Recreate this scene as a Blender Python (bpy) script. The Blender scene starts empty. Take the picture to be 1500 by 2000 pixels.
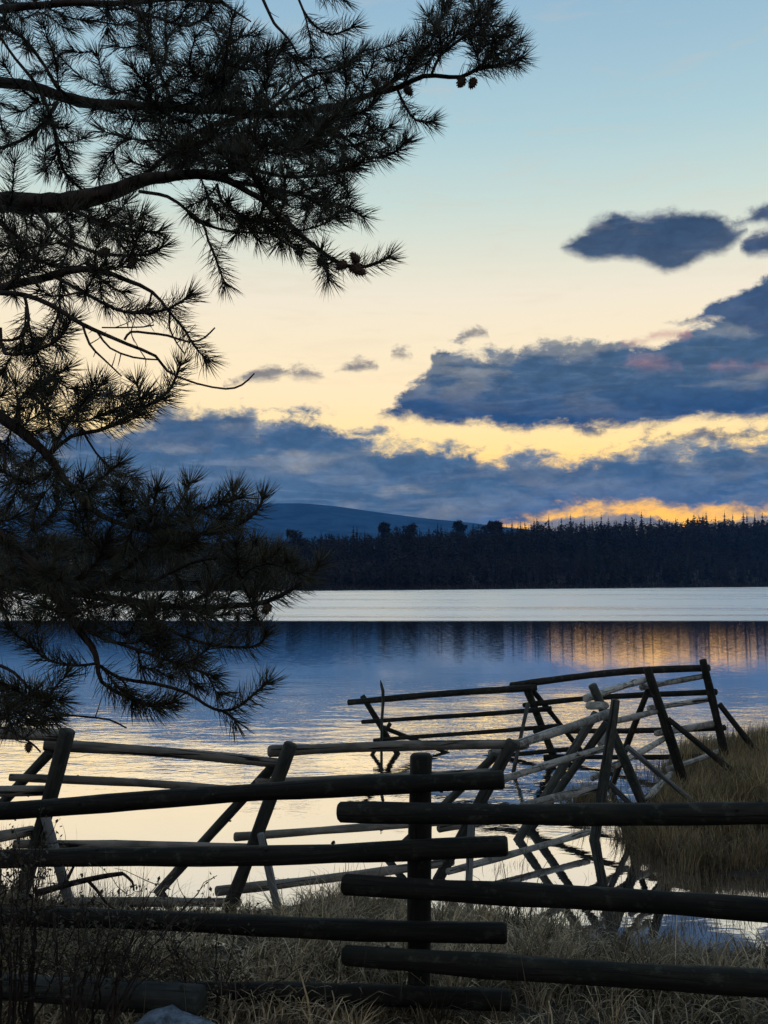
import bpy, math, random
import numpy as np
from mathutils import Vector, Matrix, Quaternion
random.seed(7)
RNG = np.random.default_rng(11)
sc = bpy.context.scene
COL = sc.collection

# ------------------------------------------------------------------ camera
F = 2000.0                       # focal length in photograph pixels (photograph 1500 x 2000)
PITCH = math.radians(3.95)
CAMZ = 2.3
cam_d = bpy.data.cameras.new('camera')
cam = bpy.data.objects.new('camera', cam_d)
COL.objects.link(cam)
cam.location = (0, 0, CAMZ)
cam.rotation_euler = (math.pi / 2 + PITCH, 0, 0)
cam_d.sensor_fit = 'VERTICAL'
cam_d.sensor_height = 36.0
cam_d.lens = 36.0 * F / 2000.0
cam_d.clip_start = 0.05
cam_d.clip_end = 30000
sc.camera = cam
sc.render.resolution_x, sc.render.resolution_y = 768, 1024
sc.view_settings.view_transform = 'Standard'
sc.view_settings.look = 'None'
sc.view_settings.exposure = 0.0
sc.view_settings.gamma = 1.0
sc.cycles.max_bounces = 6
sc.cycles.diffuse_bounces = 2
sc.cycles.glossy_bounces = 3
sc.cycles.volume_bounces = 0
sc.cycles.use_denoising = True


def ray(x, y):
    u, v = (x - 750) / F, (1000 - y) / F
    return Vector((u, math.cos(PITCH) - v * math.sin(PITCH), math.sin(PITCH) + v * math.cos(PITCH)))


def P(x, y, d):
    """world point d metres in front of the camera seen at photograph pixel x, y"""
    r = ray(x, y)
    return Vector((0, 0, CAMZ)) + r * (d / r.y)


def G(x, y, z=0.0):
    """world point of height z seen at photograph pixel x, y"""
    r = ray(x, y)
    return Vector((0, 0, CAMZ)) + r * ((z - CAMZ) / r.z)


def azel(x, y):
    r = ray(x, y).normalized()
    return math.degrees(math.atan2(r.x, r.y)), math.degrees(math.asin(r.z))


def lin(c):
    return tuple(((v / 255) / 12.92 if v / 255 <= 0.04045 else ((v / 255 + 0.055) / 1.055) ** 2.4) for v in c[:3]) + (1.0,)


# ------------------------------------------------------------------ world: dusk sky
class NB:
    """small helper to write node trees as expressions"""
    def __init__(s, nt):
        s.nt = nt

    def n(s, t, **kw):
        o = s.nt.nodes.new(t)
        for k, v in kw.items():
            setattr(o, k, v)
        return o

    def put(s, sock, v):
        if isinstance(v, bpy.types.NodeSocket):
            s.nt.links.new(v, sock)
        else:
            sock.default_value = v

    def m(s, op, a, b=0.0, c=0.0, clamp=False):
        o = s.n('ShaderNodeMath', operation=op, use_clamp=clamp)
        s.put(o.inputs[0], a)
        s.put(o.inputs[1], b)
        if len(o.inputs) > 2:
            s.put(o.inputs[2], c)
        return o.outputs[0]

    def smooth(s, v, a, b, lo=0.0, hi=1.0):
        o = s.n('ShaderNodeMapRange', interpolation_type='SMOOTHSTEP')
        s.put(o.inputs['Value'], v)
        s.put(o.inputs['From Min'], a)
        s.put(o.inputs['From Max'], b)
        s.put(o.inputs['To Min'], lo)
        s.put(o.inputs['To Max'], hi)
        return o.outputs['Result']

    def mix(s, f, a, b, blend='MIX'):
        o = s.n('ShaderNodeMix', data_type='RGBA', blend_type=blend)
        s.put(o.inputs[0], f)
        s.put(o.inputs[6], a)
        s.put(o.inputs[7], b)
        return o.outputs[2]

    def noise(s, vec, scale, detail=4.0, rough=0.55, dist=0.0):
        o = s.n('ShaderNodeTexNoise')
        if vec is not None:
            s.put(o.inputs['Vector'], vec)
        s.put(o.inputs['Scale'], scale)
        s.put(o.inputs['Detail'], detail)
        s.put(o.inputs['Roughness'], rough)
        s.put(o.inputs['Distortion'], dist)
        return o.outputs['Fac']

    def xyz(s, x, y, z=0.0):
        o = s.n('ShaderNodeCombineXYZ')
        s.put(o.inputs[0], x)
        s.put(o.inputs[1], y)
        s.put(o.inputs[2], z)
        return o.outputs[0]

    def ramp(s, f, stops, interp='LINEAR'):
        o = s.n('ShaderNodeValToRGB')
        o.color_ramp.interpolation = interp
        e = o.color_ramp.elements
        while len(e) < len(stops):
            e.new(0.5)
        for el, (p, c) in zip(e, stops):
            el.position = p
            el.color = c if len(c) == 4 else (*c, 1)
        s.put(o.inputs[0], f)
        return o.outputs[0]

    def mapping(s, vec, scale=(1, 1, 1), loc=(0, 0, 0)):
        o = s.n('ShaderNodeMapping')
        s.put(o.inputs[0], vec)
        o.inputs['Location'].default_value = loc
        o.inputs['Scale'].default_value = scale
        return o.outputs[0]


world = bpy.data.worlds.new('World')
sc.world = world
world.use_nodes = True
wt = world.node_tree
wt.nodes.clear()
w = NB(wt)
tc = w.n('ShaderNodeTexCoord')
sep = w.n('ShaderNodeSeparateXYZ')
wt.links.new(tc.outputs['Generated'], sep.inputs[0])
DX, DY, DZ = sep.outputs
AZ = w.m('MULTIPLY', w.m('ARCTAN2', DX, DY), 57.29578)
EL = w.m('MULTIPLY', w.m('ARCSINE', DZ), 57.29578)
# clear sky colour by elevation
S = lambda c: lin(c)
base = w.ramp(w.m('DIVIDE', EL, 90.0, clamp=True), [
    (0.00, (2.3, 0.98, 0.02)), (0.055, (2.2, 1.15, 0.07)), (0.085, (1.5, 1.08, 0.42)),
    (0.115, (1.30, 1.03, 0.62)), (0.15, (1.15, 0.98, 0.68)), (0.175, (1.04, 0.94, 0.74)),
    (0.20, (0.86, 0.87, 0.72)), (0.23, (0.66, 0.80, 0.74)), (0.27, (0.47, 0.68, 0.74)),
    (0.31, (0.38, 0.58, 0.70)), (0.36, (0.28, 0.48, 0.66)), (0.50, (0.21, 0.38, 0.58)), (1.0, (0.13, 0.25, 0.46))])
# horizon warmth belongs to the sunset side; the unseen opposite sky is neutral grey, raised with the zenith to light grass
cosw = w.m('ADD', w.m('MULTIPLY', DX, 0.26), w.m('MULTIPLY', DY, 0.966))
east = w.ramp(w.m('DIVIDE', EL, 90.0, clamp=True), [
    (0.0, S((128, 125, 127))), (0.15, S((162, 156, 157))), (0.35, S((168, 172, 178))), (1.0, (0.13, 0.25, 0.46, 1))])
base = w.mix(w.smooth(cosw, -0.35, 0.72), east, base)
# the physical dusk sky adds a little of its own light
nish = w.n('ShaderNodeTexSky', sky_type='NISHITA')
nish.sun_disc = False
nish.sun_elevation = math.radians(1.0)
nish.sun_rotation = math.radians(15.0)
nish.altitude = 300
addn = w.mix(1.0, (0, 0, 0, 1), nish.outputs[0])
scl = w.n('ShaderNodeVectorMath', operation='SCALE')
wt.links.new(addn, scl.inputs[0])
scl.inputs['Scale'].default_value = 0.004
base = w.mix(1.0, base, scl.outputs[0], 'ADD')

cv = w.xyz(w.m('MULTIPLY', AZ, 0.58), EL, 4.0)
n_big = w.noise(cv, 0.75, 7.0, 0.58, 0.3)
n_fine = w.noise(cv, 2.3, 8.0, 0.70, 0.5)
n_tex = w.noise(w.xyz(w.m('MULTIPLY', AZ, 0.55), EL, 11.0), 1.5, 7.0, 0.62, 0.6)
n_mid = w.noise(w.xyz(w.m('MULTIPLY', AZ, 0.22), EL, 7.0), 0.7, 5.0, 0.55, 0.3)
n_wisp = w.noise(w.xyz(w.m('MULTIPLY', AZ, 0.16), EL, 3.0), 1.1, 6.0, 0.6, 0.8)
NOI = w.m('ADD', w.m('MULTIPLY', w.m('SUBTRACT', n_big, 0.5), 5.6), w.m('MULTIPLY', w.m('SUBTRACT', n_fine, 0.5), 2.8))
# faint high streaks in the clear part
streak = w.smooth(n_wisp, 0.5, 0.72)
base = w.mix(w.m('MULTIPLY', streak, 0.14), base, S((232, 205, 176)))

AZR = 50.0
AZF = w.m('DIVIDE', w.m('ADD', AZ, AZR), 2 * AZR, clamp=True)


def profile(pts):
    """elevation (deg) as a function of azimuth from photograph pixels"""
    o = w.n('ShaderNodeFloatCurve')
    c = o.mapping.curves[0]
    q = [azel(*p) for p in pts]
    q = [((a + AZR) / (2 * AZR), min(max(e / 40.0, 0), 1)) for a, e in q]
    q = [(0.0, q[0][1])] + q + [(1.0, q[-1][1])]
    c.points[0].location, c.points[1].location = q[0], q[-1]
    for p in q[1:-1]:
        c.points.new(*p)
    for p in c.points:
        p.handle_type = 'VECTOR'
    o.mapping.update()
    o.inputs['Factor'].default_value = 1
    wt.links.new(AZF, o.inputs['Value'])
    return w.m('MULTIPLY', o.outputs[0], 40.0)


def layer(sky, top, bot, edge, core, low, amp=1.0, soft=0.35, depth=1.6, op=1.0, streaks=0.25, spread=None, pale=(150, 158, 168)):
    T, B = profile(top), profile(bot)
    dt, db = w.m('SUBTRACT', T, EL), w.m('SUBTRACT', EL, B)
    dt2 = w.m('ADD', dt, w.m('MULTIPLY', NOI, amp))
    db2 = w.m('ADD', db, w.m('MULTIPLY', NOI, amp * 0.55))
    d = w.m('MINIMUM', dt2, db2)
    mask = w.m('MULTIPLY', w.smooth(d, -soft * 0.8, soft * 1.5), op)
    dd = w.m('ADD', d, w.m('MULTIPLY', w.m('SUBTRACT', n_mid, 0.5), depth * 6.0))
    col = w.mix(w.smooth(dd, -0.1, depth), S(edge), S(core))
    col = w.mix(w.smooth(w.m('ADD', db, w.m('MULTIPLY', n_fine, 0.8)), 0.3, 3.4, 1.0, 0.0), col, S(low))
    if streaks:
        col = w.mix(w.m('MULTIPLY', w.smooth(n_wisp, 0.5, 0.66), streaks), col, S(pale))
    gain = w.smooth(n_tex, 0.34, 0.68, 0.88, 1.18)
    vs = w.n('ShaderNodeVectorMath', operation='SCALE')
    w.put(vs.inputs[0], col)
    w.put(vs.inputs['Scale'], gain)
    return w.mix(mask, sky, vs.outputs[0])


sky = base
HZ = 1138
# low bank along the horizon
sky = layer(sky,
            [(-900, 860), (-400, 845), (0, 830), (200, 842), (270, 832), (310, 808), (400, 795), (490, 800), (512, 822), (560, 808), (640, 822), (710, 843), (760, 856),
             (850, 868), (950, 880), (1040, 892), (1100, 883), (1200, 884), (1300, 862), (1400, 848), (1500, 842), (1800, 850), (2400, 870)],
            [(-900, 1136), (0, 1130), (600, 1120), (900, 1075), (960, 1044), (1000, 1024), (1060, 1013), (1150, 1001), (1220, 995), (1300, 996), (1340, 1002), (1420, 1002),
             (1500, 998), (1700, 1002), (2400, 1008)],
            (152, 158, 164), (82, 114, 146), (56, 104, 158), amp=0.75, soft=0.5, depth=2.6, streaks=0.55, pale=(140, 156, 176))
# darker heads of the left bank
sky = layer(sky, [(60, 838), (280, 828), (330, 808), (400, 797), (480, 802), (512, 828), (560, 812), (640, 826), (700, 850), (728, 874), (745, 905)],
            [(60, 900), (280, 888), (400, 892), (500, 880), (560, 886), (650, 882), (700, 876), (728, 878), (745, 906 + 40)],
            (104, 120, 140), (62, 92, 124), (68, 102, 140), amp=0.5, soft=0.6, depth=1.0, streaks=0.0, op=0.8)
# pale streaks under them
sky = layer(sky, [(100, 925), (400, 912), (600, 900), (700, 893), (745, 925), (760, 960)],
            [(100, 952), (400, 950), (600, 947), (740, 944), (760, 990)],
            (150, 160, 172), (150, 158, 170), (120, 140, 166), amp=0.9, soft=0.7, op=0.5, streaks=0.0)
# dim low cloud hump in the gap
sky = layer(sky, [(1000, 1050), (1050, 1022), (1110, 1006), (1180, 1010), (1240, 1004), (1300, 1008), (1340, 1026), (1440, 1018), (1500, 1006), (1600, 1010)],
            [(1000, 1040), (1050, 1120), (1600, 1125)], (186, 170, 150), (150, 146, 150), (120, 122, 138), amp=0.22, soft=0.12, streaks=0.0)
# wisps between the banks
sky = layer(sky, [(420, 800), (430, 752), (470, 738), (520, 718), (560, 713), (600, 718), (638, 732), (645, 760), (655, 722), (700, 712), (740, 712), (748, 770),
                  (758, 690), (780, 676), (812, 684), (822, 740), (900, 662), (925, 644), (962, 646), (972, 760), (1040, 850), (1150, 836), (1230, 850), (1290, 846), (1400, 838), (1500, 846), (1700, 846)],
            [(420, 760), (430, 762), (470, 750), (520, 742), (560, 740), (600, 742), (638, 740), (645, 720), (655, 725), (700, 728), (740, 717), (748, 690),
             (758, 700), (780, 703), (812, 702), (822, 690), (900, 664), (925, 657), (962, 656), (972, 700), (1040, 830), (1150, 851), (1230, 838), (1290, 852), (1400, 860), (1500, 862), (1700, 858)],
            (150, 142, 138), (104, 110, 124), (110, 112, 124), amp=0.45, soft=0.3, depth=0.6, op=0.85, streaks=0.0)
# big middle cloud
sky = layer(sky,
            [(715, 850), (728, 806), (765, 796), (795, 760), (835, 735), (846, 690), (880, 676), (930, 684), (1000, 688), (1060, 667), (1110, 670), (1180, 668), (1250, 682),
             (1300, 672), (1345, 652), (1380, 636), (1410, 610), (1450, 590), (1482, 548), (1520, 535), (1700, 520), (2100, 600), (2500, 700)],
            [(715, 800), (728, 809), (800, 822), (900, 829), (1000, 834), (1100, 837), (1200, 838), (1300, 829), (1400, 824), (1500, 818), (1700, 815), (2500, 800)],
            (136, 142, 148), (70, 98, 128), (42, 80, 126), amp=0.55, soft=0.32, depth=1.9, streaks=0.4, pale=(104, 124, 148))
# arm of it
sky = layer(sky, [(1268, 660), (1276, 627), (1320, 624), (1365, 610), (1398, 584), (1440, 572), (1500, 560)],
            [(1268, 620), (1276, 630), (1330, 635), (1375, 626), (1400, 622), (1440, 640), (1500, 660)],
            (108, 116, 130), (64, 90, 124), (70, 92, 124), amp=0.3, soft=0.2, depth=0.8, streaks=0.0)
# sunlit pink rims
sky = layer(sky, [(1205, 760), (1222, 702), (1260, 700), (1300, 708), (1330, 716), (1350, 760), (1395, 715), (1430, 706), (1500, 708), (1700, 706)],
            [(1205, 700), (1222, 712), (1260, 718), (1300, 721), (1330, 721), (1350, 690), (1395, 719), (1430, 719), (1500, 722), (1700, 722)],
            (190, 164, 160), (226, 166, 152), (220, 160, 150), amp=0.30, soft=0.6, depth=0.6, op=0.55, streaks=0.0)
sky = layer(sky, [(1200, 700), (1215, 664), (1260, 662), (1275, 648), (1310, 643), (1350, 645), (1365, 700)],
            [(1200, 640), (1215, 668), (1260, 672), (1275, 664), (1310, 662), (1350, 655), (1365, 640)],
            (226, 190, 172), (206, 150, 148), (200, 150, 148), amp=0.3, soft=0.3, depth=0.5, op=0.7, streaks=0.0)
# upper cloud
sky = layer(sky, [(1080, 500), (1094, 480), (1120, 460), (1142, 446), (1165, 428), (1205, 416), (1260, 417), (1308, 407), (1345, 412), (1400, 422), (1440, 434), (1462, 440), (1480, 520)],
            [(1080, 470), (1094, 490), (1125, 496), (1150, 512), (1200, 508), (1250, 512), (1300, 530), (1345, 522), (1380, 502), (1420, 494), (1440, 478), (1462, 452), (1480, 400)],
            (126, 130, 142), (58, 80, 108), (68, 88, 114), amp=0.26, soft=0.3, depth=1.1, streaks=0.0)
sky = layer(sky, [(1405, 520), (1425, 436), (1460, 420), (1500, 396), (1600, 385), (1750, 430), (1800, 600)],
            [(1405, 400), (1425, 442), (1460, 440), (1500, 436), (1600, 470), (1750, 480), (1800, 420)],
            (110, 112, 128), (74, 88, 116), (74, 90, 118), amp=0.32, soft=0.3, depth=0.8, streaks=0.0)
sky = layer(sky, [(1430, 540), (1442, 478), (1465, 452), (1500, 444), (1650, 450), (1700, 560)],
            [(1430, 440), (1442, 492), (1465, 507), (1500, 500), (1650, 500), (1700, 420)],
            (104, 112, 128), (62, 84, 116), (70, 88, 118), amp=0.32, soft=0.3, depth=0.8, streaks=0.0)
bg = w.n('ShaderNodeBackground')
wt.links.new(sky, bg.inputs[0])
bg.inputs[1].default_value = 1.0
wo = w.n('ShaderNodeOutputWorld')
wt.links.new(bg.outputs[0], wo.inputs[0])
try:
    world.cycles.sampling_method = 'MANUAL'
    world.cycles.sample_map_resolution = 512
except Exception:
    pass

# the sun has sunk to the tree line behind the far shore: a faint warm lamp, low in the gap
sun_d = bpy.data.lights.new('sun', 'SUN')
sun_d.energy = 0.12
sun_d.angle = math.radians(0.5)
sun_d.color = (1.0, 0.72, 0.42)
sun = bpy.data.objects.new('sun', sun_d)
COL.objects.link(sun)
_sd = Vector((math.sin(math.radians(15)), math.cos(math.radians(15)), math.tan(math.radians(1.0))))
sun.rotation_euler = _sd.to_track_quat('Z', 'Y').to_euler()


# ------------------------------------------------------------------ helpers
def tag(o, label=None, cat=None, group=None, kind=None):
    if label: o['label'] = label
    if cat: o['category'] = cat
    if group: o['group'] = group
    if kind: o['kind'] = kind
    return o


def empty(name, loc, label, cat, group=None):
    o = bpy.data.objects.new(name, None)
    o.empty_display_size = 0.1
    COL.objects.link(o)
    o.location = loc
    return tag(o, label, cat, group)


def link(name, me, parent=None, world_m=None):
    o = bpy.data.objects.new(name, me)
    COL.objects.link(o)
    m = world_m if world_m is not None else Matrix.Identity(4)
    if parent is not None:
        o.parent = parent
        pm = Matrix.Identity(4)
        p = parent
        chain = []
        while p is not None:
            chain.append(p)
            p = p.parent
        for p in reversed(chain):
            pm = pm @ p.matrix_basis
        o.matrix_basis = pm.inverted() @ m
    else:
        o.matrix_basis = m
    return o


def mesh_np(name, V, faces, mat=None, smooth=True, attr=None):
    """V (n,3); faces: list of (array (m,k)) of equal-sided polygons"""
    me = bpy.data.meshes.new(name)
    V = np.asarray(V, dtype=np.float32)
    me.vertices.add(len(V))
    me.vertices.foreach_set('co', V.ravel())
    loops = np.concatenate([np.asarray(f, dtype=np.int32).ravel() for f in faces])
    tot = np.concatenate([np.full(len(f), np.asarray(f).shape[1], dtype=np.int32) for f in faces])
    start = np.concatenate([[0], np.cumsum(tot)[:-1]]).astype(np.int32)
    me.loops.add(len(loops))
    me.loops.foreach_set('vertex_index', loops)
    me.polygons.add(len(tot))
    me.polygons.foreach_set('loop_start', start)
    me.polygons.foreach_set('loop_total', tot)
    me.update(calc_edges=True)
    me.polygons.foreach_set('use_smooth', np.full(len(tot), smooth, dtype=bool))
    if attr is not None:
        for k, a in attr.items():
            at = me.attributes.new(k, 'FLOAT', 'POINT')
            at.data.foreach_set('value', np.asarray(a, dtype=np.float32))
    if mat: me.materials.append(mat)
    return me


def vnoise(x, y, seed=0):
    """cheap smooth value noise for arrays"""
    x, y = np.asarray(x, float), np.asarray(y, float)
    xi, yi = np.floor(x).astype(np.int64), np.floor(y).astype(np.int64)
    xf, yf = x - xi, y - yi
    xf, yf = xf * xf * (3 - 2 * xf), yf * yf * (3 - 2 * yf)

    def h(a, b):
        n = (a * 374761393 + b * 668265263 + seed * 982451653) & 0x7fffffff
        n = ((n ^ (n >> 13)) * 1274126177) & 0x7fffffff
        return ((n ^ (n >> 16)) & 0xffff) / 65535.0
    return (h(xi, yi) * (1 - xf) + h(xi + 1, yi) * xf) * (1 - yf) + (h(xi, yi + 1) * (1 - xf) + h(xi + 1, yi + 1) * xf) * yf


def fbm(x, y, seed=0, o=4):
    v, a = 0, 0.5
    for i in range(o):
        v = v + a * (vnoise(x, y, seed + i) - 0.5)
        x, y, a = x * 2.03, y * 2.03, a * 0.5
    return v


def sst(v, a, b):
    t = np.clip((np.asarray(v, float) - a) / (b - a), 0, 1)
    return t * t * (3 - 2 * t)


# ------------------------------------------------------------------ materials
def material(name):
    m = bpy.data.materials.new(name)
    m.use_nodes = True
    nt = m.node_tree
    nt.nodes.clear()
    b = NB(nt)
    out = b.n('ShaderNodeOutputMaterial')
    p = b.n('ShaderNodeBsdfPrincipled')
    nt.links.new(p.outputs[0], out.inputs[0])
    t = b.n('ShaderNodeTexCoord')
    return m, b, p, t, out


def wood(name, c1, c2, c3, lichen=0.3, rough=0.75, bump=0.5, patch=None):
    m, b, p, t, out = material(name)
    oi = b.n('ShaderNodeObjectInfo')
    off = b.n('ShaderNodeVectorMath', operation='ADD')
    b.put(off.inputs[0], t.outputs['Object'])
    b.put(off.inputs[1], b.xyz(b.m('MULTIPLY', oi.outputs['Random'], 37.0), b.m('MULTIPLY', oi.outputs['Random'], 11.0), b.m('MULTIPLY', oi.outputs['Random'], 23.0)))
    co = off.outputs[0]
    grain = b.noise(b.mapping(co, (60, 60, 3.0)), 1.0, 6, 0.65, 0.6)
    crack = b.noise(b.mapping(co, (38, 38, 1.2)), 1.0, 3, 0.5, 1.2)
    blot = b.noise(b.mapping(co, (7, 7, 3.2)), 1.0, 6, 0.62)
    moss = b.noise(b.mapping(co, (16, 16, 13)), 1.0, 6, 0.7)
    col = b.mix(b.smooth(grain, 0.3, 0.7), c1, c2)
    col = b.mix(b.smooth(blot, 0.42, 0.68), col, c3)
    if patch:
        col = b.mix(b.m('MULTIPLY', b.smooth(moss, 0.52, 0.6), 0.75), col, patch)
    col = b.mix(b.m('MULTIPLY', b.smooth(moss, 0.53, 0.66), lichen), col, (0.12, 0.14, 0.10, 1))
    cr = b.smooth(crack, 0.36, 0.43)
    col = b.mix(cr, (0.012, 0.011, 0.010, 1), col)
    br = b.m('ADD', b.m('MULTIPLY', oi.outputs['Random'], 0.5), 0.75)
    hs = b.n('ShaderNodeHueSaturation')
    b.put(hs.inputs['Color'], col)
    b.put(hs.inputs['Value'], br)
    b.put(p.inputs['Base Color'], hs.outputs[0])
    p.inputs['Roughness'].default_value = rough
    p.inputs['Specular IOR Level'].default_value = 0.18
    bp = b.n('ShaderNodeBump')
    bp.inputs['Strength'].default_value = bump
    bp.inputs['Distance'].default_value = 0.006
    b.put(bp.inputs['Height'], b.m('ADD', b.m('MULTIPLY', grain, 0.5), b.m('ADD', cr, b.m('MULTIPLY', moss, 0.6))))
    b.nt.links.new(bp.outputs[0], p.inputs['Normal'])
    return m


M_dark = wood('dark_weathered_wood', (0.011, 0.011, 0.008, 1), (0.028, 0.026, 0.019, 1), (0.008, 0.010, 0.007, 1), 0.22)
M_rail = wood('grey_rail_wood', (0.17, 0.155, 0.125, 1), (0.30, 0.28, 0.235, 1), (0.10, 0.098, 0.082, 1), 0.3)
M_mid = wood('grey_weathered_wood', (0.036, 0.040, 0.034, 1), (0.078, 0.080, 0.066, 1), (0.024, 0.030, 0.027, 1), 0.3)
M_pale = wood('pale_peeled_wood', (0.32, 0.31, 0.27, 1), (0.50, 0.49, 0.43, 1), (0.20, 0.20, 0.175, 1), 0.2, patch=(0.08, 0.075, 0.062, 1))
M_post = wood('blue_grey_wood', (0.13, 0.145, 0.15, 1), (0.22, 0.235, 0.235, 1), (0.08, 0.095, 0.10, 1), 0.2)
M_bark = wood('pine_bark', (0.035, 0.026, 0.021, 1), (0.075, 0.052, 0.040, 1), (0.028, 0.024, 0.021, 1), 0.3, bump=0.9)


def leafy(name, ca, cb, rough=0.6, trans=0.25, attr='tint'):
    m, b, p, t, out = material(name)
    a = b.n('ShaderNodeAttribute', attribute_name=attr)
    col = b.mix(a.outputs['Fac'], ca, cb)
    b.put(p.inputs['Base Color'], col)
    p.inputs['Roughness'].default_value = rough
    p.inputs['Specular IOR Level'].default_value = 0.3
    if trans:
        tr = b.n('ShaderNodeBsdfTranslucent')
        b.put(tr.inputs[0], col)
        ms = b.n('ShaderNodeMixShader')
        ms.inputs[0].default_value = trans
        b.nt.links.new(p.outputs[0], ms.inputs[1])
        b.nt.links.new(tr.outputs[0], ms.inputs[2])
        b.nt.links.new(ms.outputs[0], out.inputs[0])
    return m


M_needle = leafy('pine_needles', (0.022, 0.024, 0.013, 1), (0.085, 0.086, 0.050, 1), 0.5, 0.0)
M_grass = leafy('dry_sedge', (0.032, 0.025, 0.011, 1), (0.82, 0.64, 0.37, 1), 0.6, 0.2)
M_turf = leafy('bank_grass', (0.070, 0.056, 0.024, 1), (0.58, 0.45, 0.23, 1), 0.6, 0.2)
M_reed = leafy('reed_stalks', (0.03, 0.024, 0.016, 1), (0.28, 0.23, 0.16, 1), 0.6, 0.0)
M_shrub = leafy('shrub_leaves', (0.030, 0.027, 0.016, 1), (0.11, 0.092, 0.055, 1), 0.6, 0.1)
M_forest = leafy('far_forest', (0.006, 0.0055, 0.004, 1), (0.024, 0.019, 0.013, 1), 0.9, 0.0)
M_birch = leafy('far_bare_wood', (0.018, 0.014, 0.012, 1), (0.07, 0.055, 0.046, 1), 0.9, 0.0)

m, b, p, t, out = material('soil')
n1 = b.noise(t.outputs['Object'], 3.0, 8, 0.65)
n2 = b.noise(t.outputs['Object'], 30.0, 5, 0.65)
b.put(p.inputs['Base Color'], b.mix(b.smooth(n2, 0.35, 0.65), b.mix(n1, (0.018, 0.015, 0.010, 1), (0.05, 0.042, 0.026, 1)), (0.035, 0.030, 0.019, 1)))
p.inputs['Roughness'].default_value = 0.9
bp = b.n('ShaderNodeBump')
bp.inputs['Strength'].default_value = 0.8
bp.inputs['Distance'].default_value = 0.03
b.put(bp.inputs['Height'], n2)
b.nt.links.new(bp.outputs[0], p.inputs['Normal'])
M_soil = m

m, b, p, t, out = material('haze_blue_hill')
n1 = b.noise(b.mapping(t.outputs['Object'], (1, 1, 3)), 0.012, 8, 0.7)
b.put(p.inputs['Base Color'], b.mix(b.smooth(n1, 0.35, 0.65), (0.018, 0.060, 0.110, 1), (0.050, 0.130, 0.220, 1)))  # blue of the distant haze is partly put into the base colour
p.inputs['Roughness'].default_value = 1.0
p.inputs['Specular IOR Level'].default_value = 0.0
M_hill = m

m, b, p, t, out = material('stone')
n1 = b.noise(t.outputs['Object'], 9.0, 8, 0.65)
n2 = b.noise(t.outputs['Object'], 45.0, 5, 0.7)
b.put(p.inputs['Base Color'], b.mix(b.smooth(b.m('ADD', b.m('MULTIPLY', n1, 0.6), b.m('MULTIPLY', n2, 0.4)), 0.36, 0.62), (0.025, 0.038, 0.055, 1), (0.17, 0.22, 0.28, 1)))
p.inputs['Roughness'].default_value = 0.8
bp = b.n('ShaderNodeBump')
bp.inputs['Strength'].default_value = 0.5
bp.inputs['Distance'].default_value = 0.02
b.put(bp.inputs['Height'], n1)
b.nt.links.new(bp.outputs[0], p.inputs['Normal'])
M_stone = m

m, b, p, t, out = material('pine_cone')
b.put(p.inputs['Base Color'], b.mix(b.noise(t.outputs['Object'], 120.0, 3), (0.05, 0.028, 0.016, 1), (0.17, 0.10, 0.06, 1)))
p.inputs['Roughness'].default_value = 0.7
M_cone = m

# water: calm mirror near the bank, wind-ruffled beyond
m, b, p, t, out = material('lake_water')
co = t.outputs['Object']
sp = b.n('ShaderNodeSeparateXYZ')
b.nt.links.new(co, sp.inputs[0])
edge_n = b.noise(b.mapping(co, (0.010, 0.05, 1)), 1.0, 4, 0.6)
yy = b.m('ADD', sp.outputs[1], b.m('MULTIPLY', b.m('SUBTRACT', edge_n, 0.5), 9.0))
ruff = b.smooth(yy, 60.0, 65.0)
st = b.noise(b.mapping(co, (0.010, 0.060, 1)), 1.0, 6, 0.65)
ruff2 = b.m('MULTIPLY', ruff, b.smooth(st, 0.36, 0.56, 0.60, 1.0))
# patches of light breeze in the calm part
patchn = b.noise(b.mapping(co, (0.09, 0.16, 1)), 1.0, 4, 0.6)
mid = b.m('MULTIPLY', b.smooth(yy, 8.5, 13.0), b.smooth(patchn, 0.3, 0.62, 0.25, 1.0))
rp1 = b.noise(b.mapping(co, (2.2, 4.2, 1)), 1.0, 3, 0.55, 0.6)
rp2 = b.noise(b.mapping(co, (9.0, 16.0, 1)), 1.0, 2, 0.5, 0.4)
rp3 = b.noise(b.mapping(co, (0.5, 0.9, 1)), 1.0, 2, 0.5)
wv = b.n('ShaderNodeTexWave', wave_type='RINGS', rings_direction='SPHERICAL')
b.put(wv.inputs['Vector'], b.mapping(co, (1, 1, 1), (2.0, -27.0, 0)))
wv.inputs['Scale'].default_value = 0.55
wv.inputs['Distortion'].default_value = 1.5
wv.inputs['Detail Scale'].default_value = 0.6
ringm = b.m('MULTIPLY', b.smooth(patchn, 0.42, 0.6), b.smooth(yy, 14.0, 20.0))
hgt = b.m('ADD', b.m('MULTIPLY', rp1, 1.0), b.m('ADD', b.m('MULTIPLY', rp2, 0.22), b.m('ADD', b.m('MULTIPLY', rp3, 2.0), b.m('MULTIPLY', b.m('MULTIPLY', wv.outputs['Fac'], ringm), 0.10))))
amp = b.m('ADD', b.m('MULTIPLY', mid, 0.0065), 0.0006)
amp = b.m('MULTIPLY', amp, b.smooth(yy, 14.0, 30.0, 1.0, 0.07))
bp = b.n('ShaderNodeBump')
bp.inputs['Strength'].default_value = 1.0
bp.inputs['Distance'].default_value = 1.0
b.put(bp.inputs['Height'], b.m('MULTIPLY', hgt, amp))
gl = b.n('ShaderNodeBsdfGlossy', distribution='MULTI_GGX')
gl.inputs['Color'].default_value = (1, 1, 1, 1)
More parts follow.
